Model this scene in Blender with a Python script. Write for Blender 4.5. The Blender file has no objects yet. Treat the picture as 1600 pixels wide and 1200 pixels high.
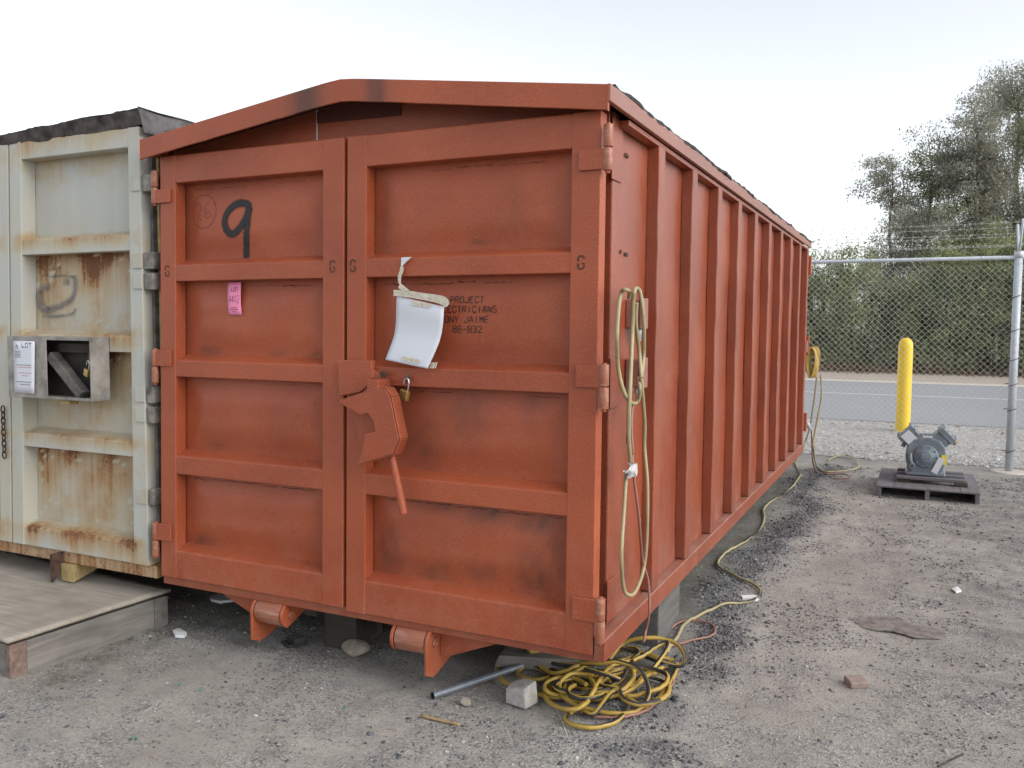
import bpy, math, random
import numpy as np
from mathutils import Matrix, Vector
S = bpy.context.scene
COL = S.collection
rng = np.random.default_rng(7)
random.seed(7)

# ------------------------------------------------------------------ camera
C0 = np.array([2.4558, -3.3421, 1.7205])
YAW, PITCH, ROLL, FPX = -.4416, -.0686, .0070, 1343.3
Fw = np.array([math.sin(YAW)*math.cos(PITCH), math.cos(YAW)*math.cos(PITCH), math.sin(PITCH)])
_r = np.array([math.cos(YAW), -math.sin(YAW), 0.]); _u = np.cross(_r, Fw)
Rt = math.cos(ROLL)*_r + math.sin(ROLL)*_u
Up = math.cos(ROLL)*_u - math.sin(ROLL)*_r
cd = bpy.data.cameras.new('camera'); cam = bpy.data.objects.new('camera', cd); COL.objects.link(cam)
M = Matrix.Identity(4)
for i in range(3):
    M[i][0], M[i][1], M[i][2], M[i][3] = Rt[i], Up[i], -Fw[i], C0[i]
cam.matrix_world = M
cd.sensor_width = 36; cd.lens = FPX/1600*36; cd.clip_start = .05; cd.clip_end = 2000
S.camera = cam

# ------------------------------------------------------------------ light
SUN_EL, SUN_AZ = math.radians(33), math.radians(96)    # azimuth from +y towards +x
W = bpy.data.worlds.new('World'); S.world = W; W.use_nodes = True
wn = W.node_tree.nodes; wl = W.node_tree.links
bg = wn['Background']; sk = wn.new('ShaderNodeTexSky'); sk.sky_type = 'NISHITA'
sk.sun_disc = False; sk.sun_elevation = SUN_EL; sk.sun_rotation = SUN_AZ
sk.air_density = 1.0; sk.dust_density = 1.1; sk.ozone_density = 1.0
hs = wn.new('ShaderNodeHueSaturation'); hs.inputs['Saturation'].default_value = .24   # thin overcast veil
wl.new(sk.outputs[0], hs.inputs['Color']); wl.new(hs.outputs[0], bg.inputs['Color'])
bg.inputs['Strength'].default_value = .12
ld = bpy.data.lights.new('sun', 'SUN'); ld.energy = .85; ld.angle = math.radians(50); ld.color = (1, .95, .88)
sun = bpy.data.objects.new('sun', ld); COL.objects.link(sun)
sd = Vector((math.sin(SUN_AZ)*math.cos(SUN_EL), math.cos(SUN_AZ)*math.cos(SUN_EL), math.sin(SUN_EL)))
sun.rotation_euler = sd.to_track_quat('Z', 'Y').to_euler()
S.view_settings.view_transform = 'Standard'; S.view_settings.look = 'None'
S.view_settings.exposure = 1.16; S.view_settings.gamma = 1
S.cycles.max_bounces = 6; S.cycles.transparent_max_bounces = 12

# ------------------------------------------------------------------ helpers
def on(ax, v, px, py):
    """point of the real plane (axis ax = v) seen at a pixel of the 1600x1200 photograph (used to survey the place)"""
    d = Fw + Rt*(px-800)/FPX - Up*(py-600)/FPX
    return C0 + (v-C0[ax])/d[ax]*d
def smooth(a, b, x):
    t = np.clip((x-a)/(b-a), 0, 1); return t*t*(3-2*t)
_sn = np.random.default_rng(3)
_sw = [(_sn.normal(size=3), _sn.uniform(0, 6.3)) for _ in range(48)]
def noise(x, y, z=0., s=1., k=0):
    r = 0.
    for i in range(8):
        w, p = _sw[(k*8+i) % 48]
        r = r + np.sin(s*(x*w[0]+y*w[1]+z*w[2])*(1+.35*i) + p)
    return r/5.
class MB:
    def __init__(s): s.v=[]; s.f=[]; s.m=[]; s.sm=[]; s.uv={}; s.mats=[]
    def mi(s, m):
        if m is None: return 0
        if m not in s.mats: s.mats.append(m)
        return s.mats.index(m)
    def add(s, vs, fs, m=None, smooth=False, uvs=None):
        b=len(s.v); s.v += [tuple(map(float, p)) for p in vs]
        k=s.mi(m)
        for j, f in enumerate(fs):
            if uvs is not None: s.uv[len(s.f)] = uvs[j]
            s.f.append(tuple(b+i for i in f)); s.m.append(k); s.sm.append(smooth)
        return s
    def box(s, a, b, m=None, T=None):
        x0,y0,z0=np.minimum(a,b); x1,y1,z1=np.maximum(a,b)
        P=[(x0,y0,z0),(x1,y0,z0),(x1,y1,z0),(x0,y1,z0),(x0,y0,z1),(x1,y0,z1),(x1,y1,z1),(x0,y1,z1)]
        if T is not None: P=[T@Vector(p) for p in P]
        return s.add(P,[(3,2,1,0),(4,5,6,7),(0,1,5,4),(1,2,6,5),(2,3,7,6),(3,0,4,7)],m)
    def prism(s, poly, fn0, fn1, m=None):
        """extrude a polygon: fn0/fn1 map a 2D point to 3D"""
        n=len(poly); P=[fn0(*p) for p in poly]+[fn1(*p) for p in poly]
        F=[tuple(range(n)), tuple(range(2*n-1,n-1,-1))]+[(i,i+n,(i+1)%n+n,(i+1)%n) for i in range(n)]
        return s.add(P,F,m)
    def tube(s, path, r, n=8, m=None, caps=True, m2=None, stripe=(), smooth=True, twist=0.):
        P=np.array(path,float); k=len(P); tw=np.concatenate([[0],np.cumsum(np.linalg.norm(np.diff(P,axis=0),axis=1))])*twist
        rr=np.full(k,r) if np.isscalar(r) else np.array(r,float)
        t=np.gradient(P,axis=0); t/= np.linalg.norm(t,axis=1)[:,None]+1e-9
        up=np.array([0,0,1.]) if abs(t[0][2])<.9 else np.array([1.,0,0])
        a=np.cross(t[0],up); a/=np.linalg.norm(a); V=[]
        for i in range(k):
            a=a-t[i]*(a@t[i]); a/=np.linalg.norm(a)+1e-9; b=np.cross(t[i],a)
            for j in range(n):
                th=2*math.pi*j/n+tw[i]; V.append(P[i]+rr[i]*(math.cos(th)*a+math.sin(th)*b))
        F=[];G=[]
        for i in range(k-1):
            for j in range(n):
                q=(i*n+j,i*n+(j+1)%n,(i+1)*n+(j+1)%n,(i+1)*n+j)
                (G if j in stripe else F).append(q)
        b0=len(s.v); s.add(V,F,m,smooth)
        if G:
            kk=s.mi(m2)
            for f in G: s.f.append(tuple(b0+i for i in f)); s.m.append(kk); s.sm.append(smooth)
        if caps:
            kk=s.mi(m)
            s.f.append(tuple(b0+j for j in range(n-1,-1,-1))); s.m.append(kk); s.sm.append(False)
            s.f.append(tuple(b0+(k-1)*n+j for j in range(n))); s.m.append(kk); s.sm.append(False)
        return s
    def cyl(s, p0, p1, r, n=20, m=None): return s.tube([p0,p1],r,n,m)
    def grid(s, fn, us, vs, m=None, smooth=True, uv=False):
        nu,nv=len(us),len(vs)
        P=[fn(u,v) for v in vs for u in us]
        F=[(j*nu+i,j*nu+i+1,(j+1)*nu+i+1,(j+1)*nu+i) for j in range(nv-1) for i in range(nu-1)]
        U=None
        if uv: U=[[(i/(nu-1),j/(nv-1)),((i+1)/(nu-1),j/(nv-1)),((i+1)/(nu-1),(j+1)/(nv-1)),(i/(nu-1),(j+1)/(nv-1))] for j in range(nv-1) for i in range(nu-1)]
        return s.add(P,F,m,smooth,U)
    def ribbon(s, pts, w, to3, m=None):
        """flat paint stroke along 2D points; to3 maps (a,b) to 3D; uv v runs across the stroke"""
        P=np.array(pts,float); t=np.gradient(P,axis=0); t/=np.linalg.norm(t,axis=1)[:,None]+1e-9
        nrm=np.stack([-t[:,1],t[:,0]],1); k=len(P); ww=np.full(k,w) if np.isscalar(w) else np.array(w)
        V=[to3(*(P[i]+nrm[i]*ww[i]/2)) for i in range(k)]+[to3(*(P[i]-nrm[i]*ww[i]/2)) for i in range(k)]
        L=np.concatenate([[0],np.cumsum(np.linalg.norm(np.diff(P,axis=0),axis=1))]); L=L/max(L[-1],1e-9)
        F=[(i,i+1,k+i+1,k+i) for i in range(k-1)]
        U=[[(L[i],1),(L[i+1],1),(L[i+1],0),(L[i],0)] for i in range(k-1)]
        return s.add(V,F,m,False,U)
    def build(s, name, mat=None, parent=None, bevel=0., rack=False, attr=None, seg=2):
        me=bpy.data.meshes.new(name); V=np.array(s.v)
        if rack: V=rackv(V)
        org=np.zeros(3)
        me.from_pydata([tuple(p) for p in V],[],s.f)
        for m in (s.mats or [mat]): me.materials.append(m)
        for p,k,sm in zip(me.polygons,s.m,s.sm): p.material_index=k; p.use_smooth=sm
        if s.uv:
            L=me.uv_layers.new(name='UVMap')
            for fi,u in s.uv.items():
                for li,c in zip(me.polygons[fi].loop_indices,u): L.data[li].uv=c
        if attr is not None:
            for nm,fn in attr.items():
                A=me.attributes.new(nm,'FLOAT','POINT'); A.data.foreach_set('value',np.asarray(fn(V),dtype=np.float32))
        o=bpy.data.objects.new(name,me); COL.objects.link(o)
        if parent is not None: o.parent=parent
        if bevel:
            b=o.modifiers.new('bevel','BEVEL'); b.width=bevel; b.segments=seg; b.limit_method='ANGLE'; b.angle_limit=math.radians(35)
            b.harden_normals=False
        return o
def rackv(V):
    k=np.where(V[:,0]<0,.0113-.0113*V[:,0],.0113-.007*V[:,0])
    w=V[:,0]<-1.262; k=np.where(w,.036*np.sqrt(np.clip((-1.32-V[:,0])/1.05,0,1)),np.maximum(k,.002)); V=V.copy(); V[:,0]+= (V[:,2]-1.47)*k*np.clip(1-V[:,1]/2.5,0,1); return V
def npmesh(name, V, F, mat, smooth=False):
    """fast mesh from arrays, F is (n,k)"""
    me=bpy.data.meshes.new(name); n,k=F.shape
    me.vertices.add(len(V)); me.vertices.foreach_set('co',np.ascontiguousarray(V,dtype=np.float32).ravel())
    me.loops.add(n*k); me.loops.foreach_set('vertex_index',np.ascontiguousarray(F,dtype=np.int32).ravel())
    me.polygons.add(n); me.polygons.foreach_set('loop_start',np.arange(0,n*k,k,dtype=np.int32))
    me.polygons.foreach_set('loop_total',np.full(n,k,dtype=np.int32))
    me.update(calc_edges=True); me.validate()
    if smooth: me.polygons.foreach_set('use_smooth',np.ones(n,dtype=bool))
    me.materials.append(mat); return me
def linkm(name, me, parent=None):
    o=bpy.data.objects.new(name,me); COL.objects.link(o)
    if parent is not None: o.parent=parent
    return o
def tag(o, label, cat, group=None):
    o['label']=label; o['category']=cat
    if group: o['group']=group
    return o
def thing(name, label, cat, loc=(0,0,0), group=None):
    o=bpy.data.objects.new(name,None); COL.objects.link(o); o.empty_display_size=.1
    return tag(o,label,cat,group)
def spline(pts, n=10, closed=False):
    P=np.array(pts,float); k=len(P); out=[]
    for i in range(k if closed else k-1):
        if closed: a,b,c,d=P[(i-1)%k],P[i],P[(i+1)%k],P[(i+2)%k]
        else: a,b,c,d=P[max(i-1,0)],P[i],P[i+1],P[min(i+2,k-1)]
        for t in np.linspace(0,1,n,endpoint=False):
            out.append(.5*((2*b)+(-a+c)*t+(2*a-5*b+4*c-d)*t*t+(-a+3*b-3*c+d)*t**3))
    out.append(P[0] if closed else P[-1]); return np.array(out)

# ------------------------------------------------------------------ materials
class N:
    def __init__(s,name):
        s.m=bpy.data.materials.new(name); s.m.use_nodes=True; s.t=s.m.node_tree
        s.b=s.t.nodes['Principled BSDF']; s.out=s.t.nodes['Material Output']
    def n(s,ty,**kw):
        x=s.t.nodes.new(ty)
        for k,v in kw.items(): setattr(x,k,v)
        return x
    def l(s,a,b): s.t.links.new(a,b)
    def coord(s,scale=(1,1,1),kind='Object'):
        tc=s.n('ShaderNodeTexCoord'); mp=s.n('ShaderNodeMapping'); mp.inputs['Scale'].default_value=scale
        s.l(tc.outputs[kind],mp.inputs[0]); return mp.outputs[0]
    def noise(s,scale,detail=4,rough=.55,vec=None,dist=0):
        x=s.n('ShaderNodeTexNoise'); x.inputs['Scale'].default_value=scale; x.inputs['Detail'].default_value=detail
        x.inputs['Roughness'].default_value=rough; x.inputs['Distortion'].default_value=dist
        s.l(vec if vec is not None else s.coord(),x.inputs['Vector']); return x.outputs['Fac']
    def ramp(s,fac,stops,const=False):
        r=s.n('ShaderNodeValToRGB'); e=r.color_ramp.elements
        if const: r.color_ramp.interpolation='CONSTANT'
        while len(e)<len(stops): e.new(.5)
        for i,(p,c) in enumerate(stops):
            e[i].position=p; e[i].color=(c,c,c,1) if np.isscalar(c) else (*c,1)
        s.l(fac,r.inputs[0]); return r.outputs[0]
    def mix(s,fac,a,b,mode='MIX'):
        x=s.n('ShaderNodeMix',data_type='RGBA',blend_type=mode)
        for k,v in ((0,fac),(6,a),(7,b)):
            if isinstance(v,(int,float)): x.inputs[k].default_value=v
            elif isinstance(v,tuple): x.inputs[k].default_value=(*v,1)
            else: s.l(v,x.inputs[k])
        return x.outputs[2]
    def math(s,op,a,b=0.,clamp=False):
        x=s.n('ShaderNodeMath',operation=op,use_clamp=clamp)
        for k,v in ((0,a),(1,b)):
            if isinstance(v,(int,float)): x.inputs[k].default_value=v
            else: s.l(v,x.inputs[k])
        return x.outputs[0]
    def attr(s,name): 
        x=s.n('ShaderNodeAttribute'); x.attribute_name=name; return x.outputs['Fac']
    def bump(s,h,strength=.3,dist=.002,prev=None):
        x=s.n('ShaderNodeBump'); x.inputs['Strength'].default_value=strength; x.inputs['Distance'].default_value=dist
        s.l(h,x.inputs['Height'])
        if prev is not None: s.l(prev,x.inputs['Normal'])
        s.l(x.outputs[0],s.b.inputs['Normal']); return x.outputs[0]
    def set(s,col=None,rough=None,metal=None,spec=None):
        for k,v in (('Base Color',col),('Roughness',rough),('Metallic',metal),('Specular IOR Level',spec)):
            if v is None: continue
            if isinstance(v,(int,float)): s.b.inputs[k].default_value=v
            elif isinstance(v,tuple): s.b.inputs[k].default_value=(*v,1)
            else: s.l(v,s.b.inputs[k])
        return s.m
def mat_simple(name,col,rough=.6,metal=0.,var=.25,scale=12,bump=.15,spec=None):
    n=N(name); f=n.noise(scale,5,.6)
    a=tuple(c*(1-var) for c in col); b=tuple(min(1,c*(1+var)) for c in col)
    c=n.mix(n.ramp(f,[(.3,0.),(.7,1.)]),a,b); n.set(c,rough,metal,spec)
    if bump: n.bump(n.noise(scale*8,3),bump,.002)
    return n.m

def mat_orange(name, fleck=1., tone=1., r0=.36, r1=.52, spec=.42):
    n=N(name)
    big=n.noise(1.7,3,.5); mid=n.noise(7,5,.6); fine=n.noise(110,3,.6)
    c=n.mix(n.ramp(big,[(.35,0.),(.68,1.)]),(.375*tone,.086*tone,.034*tone),(.275*tone,.058*tone,.025*tone))
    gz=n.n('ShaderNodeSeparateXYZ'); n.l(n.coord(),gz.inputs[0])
    low=n.ramp(gz.outputs[2],[(.3,.70),(.62,.30),(1.,.20)])                                      # paler low down: ground reflection put into the colour
    c=n.mix(n.math('MULTIPLY',n.ramp(mid,[(.42,0.),(.68,1.)]),low),c,(.40*tone,.130*tone,.072*tone))         # chalked paint and that reflected tone
    c=n.mix(n.ramp(fine,[(.35,.22),(.55,0.)]),c,(.24*tone,.05*tone,.022*tone)); c=n.mix(n.ramp(fine,[(.52,0.),(.72,.25)]),c,(.50*tone,.16*tone,.08*tone))
    c=n.mix(n.math('MULTIPLY',n.ramp(n.noise(38,4,.7),[(.62,0.),(.78,1.)]),.22*fleck),c,(.20,.055,.032))
    st=n.noise(9,4,.6,n.coord((1,1,.09)))                                                       # faint run marks
    c=n.mix(n.math('MULTIPLY',n.ramp(st,[(.56,0.),(.75,1.)]),.25),c,(.30*tone,.072*tone,.035*tone))
    bv=n.n('ShaderNodeBevel',samples=3); bv.inputs['Radius'].default_value=.007; ge=n.n('ShaderNodeNewGeometry')
    vm=n.n('ShaderNodeVectorMath',operation='DOT_PRODUCT'); n.l(bv.outputs[0],vm.inputs[0]); n.l(ge.outputs['Normal'],vm.inputs[1])
    ed=n.ramp(n.math('SUBTRACT',1.,vm.outputs['Value']),[(.02,0.),(.16,1.)])
    c=n.mix(n.math('MULTIPLY',ed,n.ramp(n.noise(24,4,.7),[(.38,.10),(.66,.60)])),c,(.47*tone,.19*tone,.11*tone))
    ch_=n.math('MULTIPLY',n.ramp(n.noise(75,3,.7),[(.665,0.),(.69,1.)]),n.ramp(n.noise(3.1,4,.7),[(.52,0.),(.66,.8)]))
    c=n.mix(ch_,c,(.10,.045,.035))
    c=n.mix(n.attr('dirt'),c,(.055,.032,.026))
    c=n.mix(n.attr('dust'),c,(.30,.20,.165))
    r=n.ramp(mid,[(.3,r0),(.7,r1)])
    n.set(c,r,0,spec)
    b1=n.bump(n.noise(2.6,2,.5),.35,.012); n.bump(fine,.5,.004,b1)
    return n.m
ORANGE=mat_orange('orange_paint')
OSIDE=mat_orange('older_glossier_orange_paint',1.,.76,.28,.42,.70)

def mat_white(name):
    n=N(name)
    big=n.noise(2.2,4,.55); st=n.noise(11,5,.65,n.coord((1,1,.07))); fine=n.noise(45,5,.7); mid=n.noise(9,6,.7)
    c=n.mix(n.ramp(big,[(.38,0.),(.62,1.)]),(.44,.455,.44),(.465,.455,.39))
    c=n.mix(n.math('MULTIPLY',n.ramp(st,[(.42,0.),(.70,1.)]),.28),c,(.37,.345,.26))
    rs=n.attr('rust')
    st2=n.noise(34,5,.6,n.coord((1,1,.05)))
    k=n.math('ADD',n.math('MULTIPLY',rs,n.math('ADD',.22,n.math('MULTIPLY',st2,1.15))),n.math('ADD',n.math('MULTIPLY',mid,.26),n.math('MULTIPLY',n.ramp(n.noise(2.9,5,.65),[(.50,0.),(.72,1.)]),n.math('MULTIPLY',st2,.62))))
    stain=n.ramp(k,[(.20,0.),(.46,.60),(.85,1.)])
    c=n.mix(n.math('MULTIPLY',stain,.92),c,n.mix(n.ramp(k,[(.45,0.),(.95,1.)]),(.40,.27,.11),(.30,.125,.03)))
    core=n.ramp(n.math('ADD',n.math('MULTIPLY',rs,.50),n.math('MULTIPLY',n.math('ADD',fine,n.math('MULTIPLY',st2,.6)),.55)),[(.80,0.),(.92,1.)])
    c=n.mix(n.math('MULTIPLY',core,.85),c,n.mix(fine,(.075,.038,.026),(.20,.08,.035)))
    c=n.mix(n.ramp(n.noise(70,4,.7),[(.69,0.),(.74,1.)]),c,(.12,.06,.04))
    n.set(c,n.ramp(core,[(0.,.55),(1.,.9)]),0,.4)
    b1=n.bump(n.noise(3,2),.3,.012); n.bump(fine,.25,.002,b1)
    return n.m
WHITE=mat_white('weathered_white_paint')
def mat_stroke(name,col,alpha=1.,soft=.18,grain=60,thr=.35):
    n=N(name); tc=n.n('ShaderNodeTexCoord'); sp=n.n('ShaderNodeSeparateXYZ'); n.l(tc.outputs['UV'],sp.inputs[0])
    d=n.math('ABSOLUTE',n.math('SUBTRACT',sp.outputs[1],.5))
    d=n.math('ADD',d,n.math('MULTIPLY',n.math('SUBTRACT',n.noise(grain,4,.7),.5),.35))
    a=n.ramp(d,[(max(.02,.46-soft),1.),(.47,0.)])
    a=n.math('MULTIPLY',a,n.math('MULTIPLY',n.ramp(n.noise(grain*.4,4,.7),[(thr-.12,.25),(thr+.1,1.)]),alpha))
    n.set(col,.6); n.l(a,n.b.inputs['Alpha']); return n.m
BLACKPAINT=mat_stroke('black_spray_paint',(.012,.012,.013),1.,.26,50,.25)
STENCIL=mat_stroke('stencil_ink',(.03,.018,.016),.88,.22,120,.42)
SCRATCH=mat_stroke('scratched_line',(.16,.035,.02),.75,.25,120,.4)
GREYSPRAY=mat_stroke('faded_grey_spray',(.14,.14,.155),.62,.34,22,.42)
SEAM=mat_stroke('rusty_weld_gap',(.04,.018,.012),.78,.3,60,.54)
PINKINK=mat_stroke('tag_ink',(.10,.03,.06),.9,.2,300,.3)
REDINK=mat_stroke('red_print',(.55,.16,.14),.8,.2,300,.3)
def wood(name,a,b,axis=0,scale=1.,rough=.85):
    n=N(name); s=[22*scale]*3; s[axis]=1.3*scale
    v=n.coord(tuple(s)); g=n.noise(1.,6,.65,v,.6); k=n.noise(3,4)
    c=n.mix(n.ramp(g,[(.3,0.),(.7,1.)]),a,b)
    c=n.mix(n.math('MULTIPLY',n.ramp(k,[(.5,0.),(.75,1.)]),.5),c,tuple(x*.45 for x in a))
    n.set(c,rough,0,.3); n.bump(g,.5,.003); return n.m
PLY=wood('weathered_plywood',(.30,.265,.22),(.42,.385,.335),0,2.6)
LUMBER=wood('weathered_lumber',(.13,.122,.11),(.23,.215,.20),0,1.)
LUMBERY=wood('lumber_along_depth',(.13,.122,.11),(.25,.235,.215),1,1.)
ENDGRAIN=mat_simple('lumber_end_grain',(.17,.12,.10),.9,0,.4,30,.4)
DARKWOOD=wood('dark_damp_timber',(.035,.03,.026),(.085,.075,.065),0,1.)
PALLET=wood('grey_pallet_wood',(.105,.10,.11),(.20,.19,.20),0,1.)
PALLETY=wood('grey_pallet_deck',(.105,.10,.11),(.20,.19,.20),1,1.)
STEEL=mat_simple('galvanised_steel',(.50,.545,.59),.5,.15,.12,20,.1)
WIRE=mat_simple('galvanised_wire',(.55,.56,.53),.6,0,.1,30,0)
BRASS=mat_simple('worn_brass',(.52,.37,.14),.38,.85,.2,40,.1)
CHROME=mat_simple('bright_steel',(.6,.6,.6),.25,.95,.1,40,0)
RUST=mat_simple('brown_rust',(.075,.042,.03),.9,.1,.5,25,.5)
DARKSTEEL=mat_simple('dark_rusty_steel',(.115,.105,.095),.75,.2,.55,14,.4)
INSIDE=mat_simple('dark_interior',(.035,.028,.026),.9,0,.4,10,.2)
TAR3=mat_simple('rusty_roof_edge',(.065,.055,.052),.9,0,.75,16,.7)
TAR2=mat_simple('torn_grey_roof_felt',(.085,.078,.080),.85,0,.6,9,.6)
TAR=mat_simple('black_tar_paper',(.035,.034,.036),.85,0,.5,18,.6)
YELLOWCORD=mat_simple('yellow_cord_jacket',(.37,.245,.048),.42,0,.22,9,0)
PALECORD=mat_simple('pale_dusty_cord_jacket',(.33,.28,.155),.5,0,.2,9,0)
BLACKCORD=mat_simple('black_cord_stripe',(.028,.026,.024),.5,0,.3,20,0)
BROWNCORD=mat_simple('brown_cord_jacket',(.24,.105,.085),.5,0,.25,14,0)
PAPER=mat_simple('white_paper',(.62,.645,.71),.5,0,.02,6,0)
TAPE=mat_simple('masking_tape',(.56,.515,.42),.7,0,.1,30,.2)
PINK=mat_simple('pink_card',(.86,.27,.46),.6,0,.05,20,0)
CONCRETE=mat_simple('broken_concrete',(.36,.345,.32),.95,0,.2,30,.8)
STONE=mat_simple('tan_stone',(.28,.25,.20),.95,0,.3,20,.8)
BLACKPLASTIC=mat_simple('black_plastic',(.02,.02,.022),.45,0,.3,20,.1)
WHITEPLASTIC=mat_simple('white_plastic_scrap',(.72,.73,.74),.5,0,.08,20,.2)
YELLOWPAINT=mat_simple('yellow_plastic_sleeve',(.80,.53,.012),.42,0,.05,5,.05)
GREYPAINT=mat_simple('grey_machine_enamel',(.165,.205,.235),.42,0,.2,10,.15)
YELLOWLABEL=mat_simple('yellow_label',(.75,.6,.05),.5,0,.05,20,0)
OUTLET=mat_simple('painted_outlet_box',(.28,.12,.095),.5,0,.15,30,.2)
HINGEGREY=mat_simple('grey_rusty_hinge',(.20,.185,.165),.8,.1,.6,16,.4)
TAN=mat_simple('yellowed_steel',(.36,.27,.12),.7,.1,.35,14,.3)
def zero(V): return np.zeros(len(V))

# ================================================================== setting: ground
def zones(x,y):
    n1=noise(x,y,0,2.1,0); n2=noise(x,y,0,5.3,1)
    # dark gravel berm along the right side of the orange container and round the cord pile
    edge=1.46+.09*np.sin(y*1.7)+.10*n1
    g=smooth(.30,.0,np.abs(x-edge)-.01-.06*n2)*smooth(.2,1.0,y+.2*n1)*smooth(8.6,7.4,y)
    g=np.maximum(g,.8*smooth(.36,.1,np.hypot((x-1.35)/1.1,y+.12*n1-.28)))
    g=np.maximum(g,.75*smooth(.30,.08,np.hypot((x-1.55)/1.2,(y+.06)*1.6+.1*n2)))
    # dark damp dirt of the yard to the right
    d=smooth(1.9,3.2,x+.35*n1)*smooth(.2,1.6,y+.4*n1)*smooth(8.5,7.2,y)
    d=np.clip(d*(.75+.5*noise(x,y*2.2,0,1.9,2)),0,1)
    u=smooth(.25,.6,y)*smooth(1.45,1.2,x)*smooth(-6,-3,x)*smooth(8,7,y)      # under the containers: darker soil tone
    ms=smooth(.2,-.05,np.abs(x+1.28+.06*n2)-.06)*smooth(-.9,-.6,y)*smooth(.9,.3,y)   # moss by the platform
    ms=np.maximum(ms,.8*smooth(.5,.1,np.hypot((x+1.0)/1.3,(y-.45)/.7)+.2*n2))
    return np.clip(g,0,1),np.clip(d,0,1),np.clip(u,0,1),np.clip(ms,0,1)
def gh(x,y):
    k=smooth(8.4,7.6,y)*smooth(-6,-4,x)*smooth(9,7,x)*smooth(-3.2,-2.4,y)
    g,d,u,ms=zones(x,y)
    h=.012*noise(x,y,0,1.3,3)+.006*noise(x,y,0,6,4)+.0035*noise(x,y,0,19,5)+.002*noise(x,y,0,47,1)
    return k*(h+.030*g*(.8+.3*noise(x,y,0,9,2))+.02*u-.004)
def axis(lo,hi,step,out):
    return np.array(sorted(set(np.round(np.concatenate([np.arange(lo,hi,step),out]),4))))
gx=axis(-3.4,5.6,.024,[-400,-150,-60,-25,-12,-8,-6,-4.6,6,6.8,8,10,14,25,60,150,400])
gy=axis(-1.4,8.6,.024,[-60,-25,-12,-7,-4.5,-3,-2.3,-1.8,9,10,12,16,22,30,45,70,120,250,500])
GX,GY=np.meshgrid(gx,gy); GZ=gh(GX,GY)
nx,ny=len(gx),len(gy); I=np.arange(nx*ny).reshape(ny,nx)
GF=np.stack([I[:-1,:-1],I[:-1,1:],I[1:,1:],I[1:,:-1]],-1).reshape(-1,4)
def mat_ground():
    n=N('yard_dirt'); P=n.coord()
    a=n.noise(1.1,5,.6); b=n.noise(6,6,.65); c3=n.noise(48,4,.7); peb=n.noise(150,3,.7)
    c=n.mix(n.ramp(a,[(.35,0.),(.65,1.)]),(.325,.303,.270),(.405,.382,.345))
    c=n.mix(n.math('MULTIPLY',n.ramp(b,[(.47,0.),(.66,1.)]),.65),c,(.245,.235,.222))
    c=n.mix(n.ramp(c3,[(.52,0.),(.75,.6)]),c,(.20,.198,.20))
    trk=n.ramp(n.noise(1.,5,.6,n.coord((.55,4.2,1.))),[(.42,0.),(.62,.75)]); dk=n.math('MULTIPLY',n.attr('damp'),n.math('ADD',.55,trk),True); c=n.mix(n.math('MULTIPLY',dk,n.ramp(b,[(.30,.15),(.60,1.)])),c,n.mix(b,(.175,.162,.145),(.105,.103,.104)))
    c=n.mix(n.math('MULTIPLY',n.attr('gravel'),.9),c,n.mix(peb,(.045,.046,.049),(.19,.19,.195)))
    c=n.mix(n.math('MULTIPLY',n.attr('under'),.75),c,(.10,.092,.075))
    c=n.mix(n.math('MULTIPLY',n.attr('moss'),n.ramp(b,[(.40,.1),(.65,.8)])),c,(.075,.078,.042))
    vo=n.n('ShaderNodeTexVoronoi'); vo.inputs['Scale'].default_value=95; n.l(P,vo.inputs['Vector'])
    sp=n.ramp(vo.outputs['Distance'],[(.10,1.),(.24,0.)])
    gate=n.ramp(n.noise(4,4,.7),[(.42,0.),(.62,1.)])
    sc=n.n('ShaderNodeSeparateColor'); n.l(vo.outputs['Color'],sc.inputs[0])
    patch=n.ramp(n.noise(2.4,5,.65,None,.6),[(.40,.10),(.60,.95)])
    for sc_,amt in ((170,.62),(95,.55),(58,.80)):
        vo=n.n('ShaderNodeTexVoronoi'); vo.inputs['Scale'].default_value=sc_; n.l(P,vo.inputs['Vector'])
        sc=n.n('ShaderNodeSeparateColor'); n.l(vo.outputs['Color'],sc.inputs[0])
        col=n.ramp(sc.outputs[0],[(0.,(.06,.064,.075)),(.35,(.135,.142,.16)),(.6,(.25,.235,.21)),(.86,(.38,.355,.31)),(1.,(.58,.57,.54))])
        mask=n.math('MULTIPLY',n.ramp(sc.outputs[1],[(.45,0.),(.55,1.)]),n.math('MULTIPLY',patch,amt))
        if sc_<60: mask=n.math('MULTIPLY',mask,n.ramp(vo.outputs['Distance'],[(.22,1.),(.42,0.)]))
        c=n.mix(mask,c,col)
    sp=n.ramp(vo.outputs['Distance'],[(.15,1.),(.40,0.)])
    n.set(c,.95,0,.25)
    h=n.math('ADD',n.math('MULTIPLY',c3,1.0),n.math('ADD',peb,n.math('MULTIPLY',sp,.5)))
    n.bump(h,.75,.006); return n.m
GROUND=mat_ground()
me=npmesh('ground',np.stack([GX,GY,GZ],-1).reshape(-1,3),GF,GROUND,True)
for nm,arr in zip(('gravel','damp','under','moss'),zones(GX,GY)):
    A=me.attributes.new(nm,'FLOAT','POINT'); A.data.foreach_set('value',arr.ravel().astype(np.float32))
linkm('ground',me)['kind']='structure'
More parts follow.
